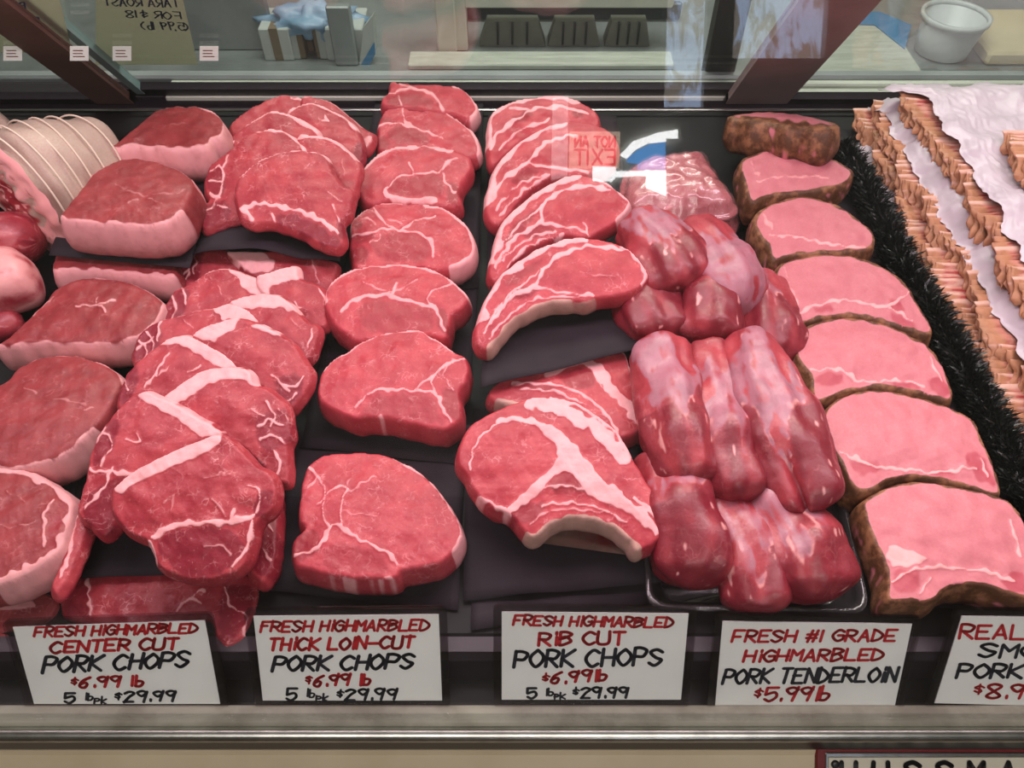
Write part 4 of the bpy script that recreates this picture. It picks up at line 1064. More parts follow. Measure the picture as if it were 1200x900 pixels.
slab('pork_chop', 'center cut chop second from the back on the left of the upper stack', 'pork chop', G_CU, 'center',
     [(259, 167), (269, 158), (286, 146), (303, 135), (318, 128), (335, 130), (352, 138), (367, 147), (374, 155), (365, 172), (330, 182), (290, 187), (262, 184)],
     .080, 0.30, .014, [([(262, 172), (275, 165)], 1.6, 0)], [([(258, 168), (270, 162), (274, 178), (262, 184)], 1, .8)], [(4, 8, 5), (2, 4, 2)])
slab('pork_chop', 'center cut chop half hidden at the right of the upper stack', 'pork chop', G_CU, 'center',
     [(347, 159), (367, 156), (386, 160), (401, 168), (416, 183), (423, 195), (417, 217), (413, 228), (385, 222), (350, 195)],
     .084, 0.30, .014, [([(400, 185), (405, 205)], 1.2, 0, .6)], [], [(0, 4, 4)])
slab('pork_chop', 'center cut chop with marbled tail at the left of the upper stack', 'pork chop', G_CU, 'center',
     [(240, 205), (247, 190), (269, 173), (286, 157), (303, 151), (323, 149), (340, 156), (352, 166), (359, 176), (350, 200), (325, 228), (285, 252), (262, 259), (240, 268), (234, 258), (236, 240), (244, 232), (238, 222)],
     .088, 0.30, .014, [([(244, 200), (257, 193), (262, 205), (258, 225), (250, 240)], 1.6, 0), ([(243, 212), (258, 212)], 1.2, 0), ([(240, 248), (252, 240), (270, 245)], 1.6, 0), ([(262, 196), (268, 180)], 1.4, 0), ([(244, 226), (256, 232)], 1.4, 0)],
     [([(240, 205), (260, 195), (264, 225), (246, 230)], 1, .5), ([(236, 242), (262, 236), (270, 250), (240, 264)], 1, .65)], [(4, 8, 3.4)])
slab('pork_chop', 'center cut chop at the front of the upper stack, lying on the curled black paper', 'pork chop', G_CU, 'center',
     [(276, 212), (280, 205), (291, 194), (310, 183), (330, 176), (357, 174), (376, 178), (384, 184), (391, 202), (401, 215), (412, 221), (413, 234), (409, 249), (400, 259), (403, 276), (400, 288), (389, 290), (367, 281), (352, 272), (318, 261), (296, 261), (286, 258), (279, 249), (276, 237), (274, 227)],
     .098, 0.30, .016, [([(281, 243), (300, 239), (320, 241), (345, 246), (372, 256), (395, 272)], 4.5, 0), ([(318, 250), (322, 260)], 2, 0), ([(283, 244), (296, 256)], 5, 0), ([(390, 240), (398, 258)], 2, 0), ([(385, 225), (400, 235)], 1.4, 0, .7)],
     [([(322, 255), (345, 251), (370, 262), (397, 280), (390, 289), (360, 276)], 1, 1), ([(395, 255), (404, 262), (402, 280), (394, 274)], 1, .5)], [(1, 7, 2.2)])
# lower stack (zigzag of white fat edges)
slab('pork_chop', 'center cut chop farthest back on the left of the lower stack, under the paper', 'pork chop', G_CL, 'center',
     [(205, 328), (211, 305), (217, 290), (226, 275), (245, 280), (266, 292), (285, 308), (300, 320), (290, 338), (250, 344), (215, 340)],
     .038, 0.30, .014, [([(215, 296), (222, 310), (218, 328)], 1.6, 0), ([(226, 282), (230, 300), (226, 320)], 1.4, 0), ([(208, 325), (222, 316)], 1.4, 0)],
     [([(205, 328), (212, 302), (226, 278), (236, 284), (232, 326)], 1, .75)], [(2, 4, 2)])
slab('pork_chop', 'center cut chop farthest back on the right of the lower stack, torn fat edge', 'pork chop', G_CL, 'center',
     [(264, 294), (285, 292), (303, 293), (334, 291), (364, 296), (392, 307), (393, 322), (382, 342), (350, 344), (320, 336), (290, 320), (275, 305)],
     .039, 0.30, .014, [([(366, 300), (372, 330)], 2, 0, .8)], [([(264, 294), (285, 292), (303, 293), (315, 300), (322, 314), (302, 320), (285, 314)], 0, 1), ([(285, 300), (298, 298), (300, 308), (288, 308)], 1, .5)])
slab('pork_chop', 'center cut chop second from the back on the left of the lower stack', 'pork chop', G_CL, 'center',
     [(188, 368), (196, 349), (205, 337), (222, 331), (240, 318), (257, 313), (271, 314), (299, 324), (322, 340), (322, 358), (290, 378), (250, 392), (210, 390), (192, 381)],
     .050, 0.30, .014, [([(200, 345), (206, 362), (200, 378)], 1.6, 0), ([(214, 338), (218, 356)], 1.6, 0), ([(240, 318), (222, 331), (205, 338)], 2.4, 0), ([(255, 335), (262, 345)], 1, 0, .6)],
     [([(268, 313), (299, 323), (323, 340), (308, 347), (292, 342), (280, 328)], 0, 1), ([(189, 366), (198, 348), (212, 338), (222, 342), (212, 374), (196, 380)], 1, .85)], [(4, 6, 1.6)])
slab('pork_chop', 'center cut chop second from the back on the right of the lower stack', 'pork chop', G_CL, 'center',
     [(299, 324), (315, 317), (334, 311), (348, 311), (351, 324), (369, 331), (380, 340), (382, 363), (381, 382), (350, 380), (325, 358), (305, 342)],
     .054, 0.30, .014, [([(345, 355), (352, 360)], 2, 0), ([(372, 335), (381, 350)], 2.4, 0)], [([(297, 326), (315, 316), (334, 310), (350, 311), (353, 323), (332, 331), (316, 336), (318, 344), (304, 342)], 0, 1)])
slab('pork_chop', 'center cut chop with dark veined tail, third on the left of the lower stack', 'pork chop', G_CL, 'center',
     [(153, 415), (159, 396), (168, 384), (187, 373), (210, 368), (233, 361), (251, 359), (266, 354), (289, 361), (303, 377), (296, 398), (255, 412), (205, 426), (172, 430), (157, 426)],
     .058, 0.30, .014, [([(162, 398), (172, 410), (168, 424)], 1.6, 0), ([(172, 388), (180, 402), (178, 418)], 1.6, 0), ([(160, 408), (180, 396)], 1.2, 0), ([(188, 374), (186, 400)], 1.4, 0), ([(215, 372), (225, 385)], 1, 0, .7)],
     [([(249, 359), (266, 353), (289, 361), (304, 378), (288, 378), (270, 374), (258, 372)], 0, 1), ([(153, 415), (162, 392), (186, 376), (188, 400), (172, 428)], 1, .9)], [(3, 6, 1.4, 0, .7)])
slab('pork_chop', 'center cut chop with an arched fat edge, third on the right of the lower stack', 'pork chop', G_CL, 'center',
     [(267, 353), (285, 346), (303, 342), (322, 343), (336, 350), (348, 363), (359, 375), (373, 382), (371, 401), (364, 419), (342, 422), (312, 398), (285, 374)],
     .060, 0.30, .014, [([(365, 385), (362, 405)], 2, 0), ([(340, 372), (352, 385)], 1, 0, .6)], [([(266, 353), (285, 346), (303, 341), (322, 342), (337, 350), (352, 367), (335, 362), (310, 360), (290, 363)], 0, 1)])
slab('pork_chop', 'center cut chop with pale seams, fourth on the left of the lower stack', 'pork chop', G_CL, 'center',
     [(145, 440), (152, 430), (163, 419), (187, 401), (198, 394), (219, 391), (240, 401), (261, 412), (278, 429), (268, 446), (232, 466), (182, 478), (142, 482), (136, 466)],
     .066, 0.30, .014, [([(170, 455), (185, 435), (198, 412)], 1.8, 0), ([(185, 440), (200, 430)], 1.2, 0, .8), ([(222, 438), (235, 428)], 1.4, 0), ([(145, 442), (150, 458)], 2, 0)],
     [([(186, 401), (219, 390), (240, 401), (263, 413), (279, 430), (255, 430), (240, 420), (215, 406)], 0, 1), ([(138, 466), (146, 440), (158, 428), (160, 452), (148, 476)], 1, .8)])
slab('pork_chop', 'broad center cut chop, fourth on the right of the lower stack', 'pork chop', G_CL, 'center',
     [(224, 390), (252, 376), (280, 371), (292, 374), (305, 378), (329, 391), (345, 403), (357, 422), (365, 436), (362, 452), (350, 471), (338, 480), (318, 462), (288, 446), (250, 428), (233, 410)],
     .070, 0.30, .014, [([(330, 450), (345, 452), (355, 440)], 1.8, 0), ([(318, 440), (340, 458)], 1.4, 0), ([(335, 470), (348, 460)], 2.4, 0)],
     [([(223, 390), (252, 375), (281, 370), (275, 383), (260, 394), (243, 400)], 0, 1), ([(293, 382), (305, 378), (318, 383), (330, 392), (312, 388)], 0, 1), ([(322, 446), (352, 440), (352, 468), (332, 474)], 1, .5)])
slab('pork_chop', 'center cut chop with mottled pink tail, second from the front on the right', 'pork chop', G_CL, 'center',
     [(190, 465), (203, 454), (222, 440), (245, 430), (280, 429), (294, 436), (299, 449), (317, 456), (335, 473), (340, 495), (342, 510), (337, 522), (338, 548), (336, 566), (318, 562), (306, 546), (285, 526), (250, 508), (215, 486)],
     .072, 0.30, .015, [([(302, 500), (315, 492), (330, 498)], 3, 0), ([(305, 515), (322, 510), (334, 520)], 2.4, 0), ([(312, 470), (322, 485), (318, 500)], 1.8, 0), ([(318, 525), (328, 540), (322, 558)], 3, 0), ([(295, 480), (310, 488)], 1.2, 0, .8), ([(325, 478), (336, 490)], 1.5, 0)],
     [([(190, 466), (222, 440), (245, 429), (280, 428), (297, 436), (300, 451), (285, 445), (262, 445), (235, 456), (207, 472)], 0, 1), ([(300, 490), (335, 480), (340, 515), (310, 530)], 1, .45), ([(318, 530), (336, 528), (336, 562), (320, 560)], 1, .2)])
slab('pork_chop', 'center cut chop with a dark folded end, second from the front on the left', 'pork chop', G_CL, 'center',
     [(89, 600), (98, 560), (102, 540), (111, 512), (133, 481), (152, 463), (170, 458), (199, 469), (232, 488), (258, 504), (252, 524), (222, 550), (180, 578), (142, 597), (132, 620), (120, 630), (104, 616)],
     .072, 0.30, .015, [([(104, 550), (120, 552), (150, 555), (180, 552)], 4, 0), ([(120, 505), (130, 520), (118, 545)], 2, 0), ([(112, 518), (124, 500)], 1.6, 0), ([(150, 515), (165, 518), (160, 508)], 1.3, 0), ([(130, 548), (122, 570), (98, 595)], 3.5, 0)],
     [([(160, 461), (180, 457), (215, 477), (259, 505), (245, 513), (232, 509), (205, 489), (175, 473)], 0, 1), ([(96, 602), (112, 572), (138, 560), (148, 562), (134, 592), (130, 622), (118, 627)], 1, 1), ([(112, 515), (130, 490), (140, 500), (126, 535), (108, 545)], 1, .5)])
slab('pork_chop', 'trimmed chop scrap poking out at the right of the front center cut chop', 'pork chop', G_CL, 'center',
     [(282, 560), (305, 548), (322, 552), (326, 590), (324, 640), (315, 672), (300, 678), (286, 650)],
     .028, 0.0, .020, [([(300, 600), (318, 620)], 2, 0), ([(305, 640), (316, 655)], 2, 0)], [([(290, 560), (322, 560), (322, 660), (295, 665)], 1, .7)])
slab('pork_chop', 'thin pale flap of chop hanging at the left edge of the paper sheet', 'pork chop', G_CL, 'center',
     [(90, 586), (104, 604), (99, 630), (88, 655), (78, 678), (64, 696), (58, 684), (72, 650), (80, 612)],
     .034, 0.0, .014, [([(88, 600), (82, 640), (70, 675)], 5, 0, .8)], [])
slab('pork_chop', 'front center cut chop of the lower stack, dark red tenderloin end toward the tag', 'pork chop', G_CL, 'center',
     [(128, 579), (133, 568), (163, 546), (199, 528), (236, 513), (258, 508), (280, 524), (298, 543), (317, 554), (324, 576), (317, 598), (301, 611), (293, 645), (282, 667), (258, 677), (229, 680), (207, 675), (185, 664), (177, 645), (170, 634), (148, 623), (130, 601)],
     .082, 0.30, .018, [([(178, 628), (198, 619), (225, 613), (268, 612), (296, 604)], 6, 0), ([(173, 636), (180, 655)], 6, 0), ([(294, 610), (290, 640), (272, 664)], 4, 0), ([(200, 545), (215, 560), (205, 580)], 1, 0, .5), ([(192, 590), (205, 580), (200, 600)], 1.2, 0, .6), ([(250, 585), (262, 600), (268, 612)], 1.4, 0, .7), ([(275, 595), (272, 610)], 1.4, 0), ([(292, 570), (305, 575), (300, 600)], 2, 0), ([(240, 640), (262, 640), (270, 650)], 1.4, 0, .7), ([(240, 560), (270, 555)], 1, 0, .6)],
     [([(133, 572), (160, 546), (200, 526), (236, 511), (257, 507), (255, 521), (225, 536), (190, 552), (160, 564), (145, 576)], 0, 1), ([(184, 640), (195, 625), (225, 619), (262, 620), (284, 634), (284, 650), (265, 667), (235, 676), (205, 668)], 1, 1), ([(300, 580), (318, 575), (312, 600), (298, 605)], 1, .6)])
slab('pork_chop', 'center cut chop lying below the black paper, just above the left tag', 'pork chop', G_CL, 'center',
     [(72, 680), (100, 674), (150, 666), (220, 664), (280, 668), (302, 683), (298, 718), (284, 744), (266, 754), (252, 745), (240, 727), (180, 734), (110, 732), (72, 722)],
     .003 + .0, 0.0, .011, [([(102, 678), (106, 722)], 4, 0), ([(205, 716), (220, 700), (235, 706)], 3, 0), ([(264, 688), (270, 710), (288, 720), (284, 742)], 2.8, 0), ([(222, 700), (240, 690)], 2, 0)],
     [([(262, 690), (296, 688), (292, 720), (270, 750), (256, 742)], 1, .55), ([(74, 682), (100, 678), (102, 722), (76, 720)], 1, .4)])

# ------------------------------------------------------------------ boneless loin chops and roasts at the left
G_B = 'boneless loin chops in the first row'
slab('boneless_loin_roast', 'thick boneless loin piece farthest back, touching the rear sill', 'pork loin', G_B, 'roast',
     [(117, 176), (123, 172), (143, 157), (167, 137), (180, 127), (200, 122), (233, 122), (253, 130), (264, 143), (261, 157), (248, 164), (240, 172), (200, 174), (160, 172)],
     .086, 0.0, .044, [([(200, 148), (222, 145)], 1.6, 0, .5)], [], [(6, 14, 3.4), (13, 14, 4), (4, 7, 1.6)], sideout=.003, rnd=.006)
slab('boneless_loin_roast', 'thick boneless loin piece with a pale fat front, beside the rolled roast', 'pork loin', G_B, 'roast',
     [(67, 252), (76, 238), (90, 222), (107, 201), (133, 186), (160, 182), (187, 187), (217, 200), (228, 213), (221, 232), (213, 247), (193, 260), (160, 264), (117, 261), (77, 258)],
     .086, 0.0, .044, [([(135, 215), (160, 228), (190, 228), (215, 222)], 1.4, 0, .6), ([(150, 240), (162, 235)], 1.2, 0, .7), ([(175, 235), (190, 240)], 1, 0, .6)], [], [(10, 14, 3), (14, 15, 3), (2, 8, 1.6)], rnd=.006, sideout=.003)
slab('boneless_loin_chop', 'boneless loin chop mostly hidden below the black paper sheet', 'pork loin', G_B, 'roast',
     [(58, 310), (62, 298), (75, 285), (130, 280), (190, 288), (207, 306), (203, 326), (150, 322), (100, 317), (64, 319)],
     .036, 0.0, .035, [], [], [(6, 10, 4.5)], rnd=.006)
slab('boneless_loin_chop', 'boneless loin chop with a star of pale marbling, third from the front', 'pork loin', G_B, 'roast',
     [(-6, 405), (0, 397), (20, 380), (47, 354), (67, 333), (100, 322), (140, 325), (173, 337), (192, 353), (187, 369), (167, 391), (147, 398), (100, 403), (50, 401)],
     .044, 0.03, .040, [([(90, 360), (115, 358), (135, 352)], 1.6, 0), ([(115, 358), (112, 348)], 1.4, 0), ([(115, 358), (125, 366)], 1.4, 0), ([(38, 368), (55, 352), (62, 348)], 2.2, 0, .8)], [], [(11, 14, 2.6), (8, 11, 2.6), (5, 9, 2.0)], rnd=.006, sideout=.003)
slab('boneless_loin_chop', 'large boneless loin chop second from the front at the left edge', 'pork loin', G_B, 'roast',
     [(0, 446), (20, 427), (50, 415), (83, 413), (113, 420), (137, 433), (142, 447), (133, 470), (118, 490), (108, 502), (85, 524), (60, 538), (30, 547), (0, 548), (-50, 530), (-70, 490), (-40, 455)],
     .044, 0.02, .040, [([(30, 455), (45, 462)], 1.2, 0, .6), ([(65, 468), (100, 474)], 1.2, 0, .6), ([(98, 480), (110, 478)], 1.4, 0, .7)], [], [(9, 14, 3.6), (4, 6, 2), (1, 4, 1.2)], rnd=.006, sideout=.003)
slab('boneless_loin_chop', 'boneless loin chop at the front left corner with a broad pale fat ring', 'pork loin', G_B, 'roast',
     [(-60, 545), (0, 543), (33, 548), (60, 562), (86, 584), (82, 612), (72, 642), (48, 662), (0, 684), (-60, 684), (-90, 610)],
     .040, 0.0, .036, [([(0, 615), (20, 618), (40, 612)], 2, 0, .6), ([(10, 575), (30, 590)], 1.2, 0, .6), ([(62, 585), (52, 610), (52, 640)], 3, 0)], [([(56, 606), (72, 604), (68, 632), (58, 640)], 1, .6)], [(1, 8, 8.5)], rnd=.006, sideout=.003)

# ------------------------------------------------------------------ smoked chops
G_S = 'smoked pork chops in the sixth row'
SM = dict(rnd=.0016, side=(0, 0, 1), sideout=.003, bulge=.003)
def smoked(label, outline, zf, m, t, strokes=(), polys=(), rims=(), **kw):
    k = dict(SM); k.update(kw)
    slab('smoked_chop', label, 'smoked chop', G_S, 'smoked', outline, zf, m, t, strokes, polys, [(0, len(outline), 2.9, 2, .95)] + list(rims), **k)
smoked('smoked chop farthest back, its brown rind side facing front',
       [(853, 134), (870, 130), (900, 129), (940, 132), (982, 142), (976, 148), (930, 145), (880, 139)], .046, -.42, .040, [([(925, 131), (940, 134)], 1.5, 0)])
smoked('smoked chop second from the back', [(868, 194), (873, 183), (900, 173), (933, 172), (967, 180), (990, 190), (1001, 200), (994, 211), (980, 218), (947, 224), (907, 228), (882, 236), (874, 220)],
       .050, .06, .038, [([(885, 212), (920, 208), (970, 208)], 2, 0, .8), ([(880, 190), (888, 205)], 2, 0, .7)])
smoked('smoked chop third from the back with a pale crease', [(884, 256), (893, 243), (920, 231), (950, 228), (987, 240), (1010, 257), (1026, 273), (1018, 291), (975, 295), (935, 297), (908, 303), (899, 285), (890, 275)],
       .048, .05, .038, [([(903, 275), (940, 280), (980, 286), (1016, 289)], 2.4, 0), ([(893, 250), (905, 268)], 2.4, 0, .7)])
smoked('smoked chop in the middle of the row beside the black garnish', [(905, 338), (910, 317), (917, 307), (947, 297), (987, 296), (1020, 303), (1047, 317), (1067, 335), (1079, 357), (1094, 383), (1087, 391), (1053, 381), (1020, 371), (987, 369), (953, 374), (931, 379), (919, 360)],
       .046, .04, .038, [([(935, 368), (955, 358), (990, 352), (1040, 358), (1068, 340)], 3, 0), ([(1042, 360), (1070, 376)], 2.4, 0), ([(920, 312), (930, 345), (935, 368)], 2.4, 0, .7)],
       [([(1042, 352), (1056, 355), (1058, 366), (1044, 362)], 1, .6), ([(1044, 366), (1062, 372), (1078, 384), (1052, 378)], 1, .6), ([(955, 360), (975, 356), (978, 364), (956, 366)], 1, .5)])
smoked('smoked chop third from the front with a pink oval at its left', [(934, 417), (935, 400), (943, 383), (967, 373), (1000, 370), (1040, 378), (1073, 393), (1093, 407), (1108, 430), (1118, 458), (1112, 468), (1077, 459), (1033, 453), (993, 458), (958, 468), (949, 438)],
       .044, .03, .038, [([(950, 432), (985, 434), (1010, 446), (1060, 446), (1085, 452)], 2.8, 0), ([(1090, 418), (1104, 445)], 2.2, 0)],
       [([(958, 440), (975, 436), (988, 442), (984, 450), (962, 449)], 1, .65), ([(1088, 446), (1104, 442), (1116, 460), (1100, 462)], 1, .6), ([(1045, 446), (1078, 450), (1080, 456), (1046, 452)], 1, .5)])
smoked('large smoked chop second from the front', [(967, 498), (970, 477), (987, 463), (1017, 455), (1050, 457), (1100, 470), (1140, 488), (1152, 512), (1163, 535), (1174, 570), (1167, 579), (1133, 568), (1083, 558), (1047, 560), (1022, 574), (1002, 570), (988, 545), (975, 520)],
       .042, .0, .038, [([(986, 528), (1020, 544), (1050, 548), (1100, 552), (1145, 548)], 3, 0), ([(1150, 535), (1160, 560)], 2, 0)],
       [([(996, 540), (1022, 540), (1032, 548), (1010, 556)], 1, .55), ([(1130, 536), (1148, 530), (1168, 565), (1148, 562)], 1, .6), ([(1090, 548), (1120, 552), (1120, 560), (1092, 556)], 1, .45)])
smoked('smoked chop at the front of the row, arched over a hollow near edge', [(1013, 592), (1020, 580), (1047, 567), (1077, 562), (1117, 567), (1167, 578), (1190, 590), (1204, 612), (1216, 645), (1222, 690), (1205, 699), (1180, 693), (1163, 687), (1133, 683), (1110, 689), (1093, 703), (1067, 703), (1043, 701), (1041, 673), (1032, 647), (1020, 620)],
       .042, .0, .038, [([(1046, 680), (1070, 668), (1100, 664), (1150, 668), (1190, 680)], 3, 0), ([(1185, 610), (1196, 650)], 2.6, 0), ([(1078, 695), (1092, 676)], 1.8, 0)],
       [([(1040, 640), (1060, 643), (1086, 656), (1060, 664), (1046, 660)], 0, 1), ([(1050, 668), (1075, 670), (1078, 690), (1050, 692)], 1, .45), ([(1176, 676), (1200, 672), (1206, 690), (1184, 690)], 1, .6)])

# ------------------------------------------------------------------ lofted cuts
def loft(name, label, cat, group, mat, path, maskf, flat=0.88, segs=40, seed=1, lump=0.0012, blunt=.55, parts=True, floor_z=None, ridge=0.0, endflat=0.0, slit=None):
    """path: (px, py, z, radius_px)"""
    P = []; Rr = []
    for (x, y, z, r) in path:
        p = at_z(x, y, z); P.append(p); Rr.append(r * scale_at(p))
    P = np.array(P); Rr = np.array(Rr)
    C4 = catmull(np.column_stack([P, Rr]), .0016, False)
    P, Rr = C4[:, :3], C4[:, 3]
    # rounded ends
    s = np.concatenate([[0], np.cumsum(np.linalg.norm(np.diff(P, axis=0), axis=1))]); L = s[-1]
    prof = np.ones(len(P))
    e0, e1 = Rr[0] * blunt, Rr[-1] * blunt
    for i, q in enumerate(s):
        if q < e0: prof[i] *= math.sqrt(max(0.0, 1 - (1 - q / e0) ** 2))
        if L - q < e1: prof[i] *= max(endflat, math.sqrt(max(0.0, 1 - (1 - (L - q) / e1) ** 2)))
    # denser rings near the ends
    V = []; MK = []; F = []
    fA = Field(seed, .05, dim=3); fB = Field(seed + 1, .012, dim=3); fM = Field(seed + 2, .020, dim=3); fM2 = Field(seed + 3, .007, dim=3)
    keep = [0]
    for i in range(1, len(P)):
        keep.append(i)
    cen = P.mean(0); base = np.array([cen[0], cen[1], (P[:, 2] - Rr * flat).min()])
    up = np.array([0, 0, 1.0]); n = len(keep)
    for i in keep:
        t = P[min(i + 1, len(P) - 1)] - P[max(i - 1, 0)]; t /= np.linalg.norm(t)
        a = np.cross(t, up); a /= np.linalg.norm(a); b = np.cross(a, t)
        u = s[i] / L; r = max(Rr[i] * prof[i], 1e-4)
        for k in range(segs):
            th = 2 * math.pi * k / segs
            p = P[i] + r * (math.cos(th) * a + math.sin(th) * flat * b)
            d = p - P[i]; dn = d / (np.linalg.norm(d) + 1e-9)
            p = p + dn * (lump * (1.3 * fA(p[None])[0] + .10 * fB(p[None])[0])) * min(1, prof[i] * 1.5)
            if ridge or slit:
                qr = np.array([[s[i] * .30, r * math.cos(th), r * math.sin(th)]])
                dz = ridge * fM(qr)[0] * min(1, prof[i] * 1.5)
                if slit: dz -= slit[3] * math.exp(-((th - slit[0]) / slit[1]) ** 2) * float(sstep(np.array([u]), slit[2] - .06, slit[2] + .06)[0])
                p = p + dn * dz
            if floor_z is not None: p[2] = max(p[2], floor_z)
            V.append(p - base)
            ql = np.array([[s[i] * .38, r * math.cos(th), r * math.sin(th)]]); MK.append(maskf(u, th, p, fM(ql)[0], fM2(ql)[0]))
    for i in range(n - 1):
        for k in range(segs):
            q = (k + 1) % segs
            F.append((i * segs + k, i * segs + q, (i + 1) * segs + q, (i + 1) * segs + k))
    F.append(tuple(reversed(range(segs)))); F.append(tuple(range((n - 1) * segs, n * segs)))
    V = np.array(V); MK = np.clip(np.array(MK), 0, 1)
    root = empty(name, base, None, label, cat, group)
    full = bpy.data.meshes.new('t'); full.from_pydata(V.tolist(), [], F); full.update()
    # outward orientation check
    c0 = V[:segs * 3].mean(0)
    pol = full.polygons[len(full.polygons) // 2]
    mid = np.array(pol.center); ctr = V[(n // 2) * segs:(n // 2 + 1) * segs].mean(0)
    if np.dot(np.array(pol.normal), mid - ctr) < 0: F = [f[::-1] for f in F]
    bpy.data.meshes.remove(full)
    split_parts(root, V, F, MK, mat)
    return root, P, Rr

def silver(u0, u1, th0=math.pi / 2, half=1.0, fat=0.25, dark_end=True, strength=0.9):
    """pale silver skin over the top between u0 and u1; dark lean elsewhere"""
    def f(u, th, p, n1, n2):
        a = abs((th - th0 + math.pi) % (2 * math.pi) - math.pi)
        sv = strength * sstep(np.array([half + .30 * n1 + .10 * n2 - a]), -.05, .35)[0] * sstep(np.array([u + .07 * n1 - u0]), -.03, .12)[0] * (1 - sstep(np.array([u + .10 * n1 + .03 * n2 - u1]), -.02, .08)[0])
        sv *= .80 + .20 * n2
        edge = sstep(np.array([.09 - abs(u + .10 * n1 + .03 * n2 - u1)]), 0, .08)[0] * sstep(np.array([half * 1.2 - a]), 0, .4)[0]
        ft = fat * 2.6 * edge * max(0, .35 + .6 * n2) + max(0, .8 * (n2 - 1.25)) * sstep(np.array([n1]), -.2, .6)[0]
        st = max(0, math.sin(th * 13 + 2.2 * n1)) ** 8 * .35 * sv
        dk = (.70 + .25 * n1 if u > u1 else .30 + .25 * n1) * (1 - sv) if dark_end else .25
        return (ft + st, dk, sv)
    return f
G_T = 'pork tenderloins in the fifth row'
def tender(label, path, mk, seed, **kw):
    kw.setdefault('ridge', .0011); kw.setdefault('segs', 64)
    return loft('pork_tenderloin', label, 'tenderloin', G_T, 'tender', path, mk, seed=seed, **kw)
# bottom layer, in the tray
tender('tenderloin at the front left of the tray, beside the front rib chop', [(776, 530, .030, 34), (792, 580, .032, 46), (810, 632, .030, 52), (818, 690, .024, 46)], silver(0.0, .50, 1.9, 1.0, .3, True, .7), 201, floor_z=.003)
tender('tenderloin at the front middle of the tray', [(842, 560, .026, 28), (862, 612, .026, 38), (880, 665, .025, 42), (888, 722, .020, 38)], silver(0.1, .75, 1.2, .9, .5, True, .6), 202, floor_z=.003)
tender('tenderloin at the front right of the tray with a folded pale end', [(896, 565, .028, 38), (920, 615, .029, 48), (944, 665, .028, 54), (956, 708, .023, 46)], silver(0.0, .58, 1.4, 1.1, .6, True, .7), 203, floor_z=.003)
# middle layer
tender('left tenderloin of the middle three, purple skin on top', [(770, 404, .048, 34), (782, 455, .052, 41), (796, 510, .052, 43), (810, 572, .046, 37)], silver(.12, .60, 1.5, 1.0, .35), 204)
tender('middle tenderloin of the middle three with a dark rounded tip', [(830, 404, .048, 28), (842, 465, .050, 33), (853, 525, .050, 36), (866, 590, .044, 32)], silver(.18, .62, 1.6, 1.2, .35), 205)
tender('largest tenderloin, right one of the middle three, with a slit at its end', [(866, 402, .048, 34), (890, 450, .053, 46), (915, 508, .053, 50), (942, 575, .048, 45), (952, 604, .043, 38)], silver(.12, .55, 1.2, 1.2, .6), 206, slit=(.95, .10, .80, .010))
# upper layer
tender('tenderloin lying across the upper row behind the dark round end', [(882, 330, .032, 30), (890, 360, .034, 40), (900, 398, .032, 43), (908, 432, .026, 34)], silver(0.0, .45, 1.6, .7, .7, True, .6), 207)
tender('upper right tenderloin with a pale purple end', [(806, 268, .054, 33), (826, 295, .056, 42), (854, 340, .054, 44), (872, 372, .048, 34)], silver(.30, 1.2, 1.3, 1.3, .3), 208)
tender('upper left tenderloin below the vacuum bags with a dark red cut end', [(754, 262, .060, 34), (768, 286, .063, 42), (788, 318, .062, 47), (802, 346, .054, 42)], silver(.08, .60, 1.7, 1.1, .4), 209, blunt=.45)
tender('short dark tenderloin end tucked against the raised black paper', [(748, 335, .046, 34), (762, 366, .046, 39), (776, 404, .040, 39)], silver(0, .25, 1.7, .9, .6), 210)
tender('dark round tenderloin end in the middle of the upper row', [(836, 330, .054, 30), (834, 362, .054, 38), (831, 404, .046, 38)], silver(0, .35, 1.5, 1.2, .35), 211)

# tray around the front tenderloins
def tray():
    P = [at_z(x, y, .001) for x, y in ((768, 712), (994, 716), (962, 560), (760, 560))]
    root = empty('meat_tray', sum(P) / 4, None, 'clear plastic tray with a rolled rim around the front tenderloins', 'tray')
    cen = sum(P) / 4
    def loop(g, z, r=.014):
        out = []
        for k in range(4):
            a, b, c = P[k - 1], P[k], P[(k + 1) % 4]
            u = (a - b) / np.linalg.norm(a - b); v = (c - b) / np.linalg.norm(c - b)
            o = b - (u + v) * g
            for t in np.linspace(0, 1, 6):
                q = o + u * r * (1 - t) ** 2 + v * r * t ** 2
                out.append(np.array([q[0], q[1], z]))
        return out
    rings = [loop(-.004, .0012), loop(0.001, .003), loop(.003, .012), loop(.005, .018), loop(.008, .0185), loop(.0085, .016), loop(.0078, .016), loop(.0072, .0172), loop(.0055, .0168), loop(.0038, .012), loop(.002, .004), loop(-.004, .0020)]
    n = len(rings[0]); V = [v for r in rings for v in r]; F = []
    for i in range(len(rings) - 1):
        for k in range(n):
            q = (k + 1) % n; F.append((i * n + k, i * n + q, (i + 1) * n + q, (i + 1) * n + k))
    F.append(tuple(range(n))); F.append(tuple(reversed(range((len(rings) - 1) * n, len(rings) * n))))
    o = mesh_obj('tray_shell', V, F, M['clear_tray'], None, True); o.parent = root; o.matrix_parent_inverse = root.matrix_basis.inverted()
tray()

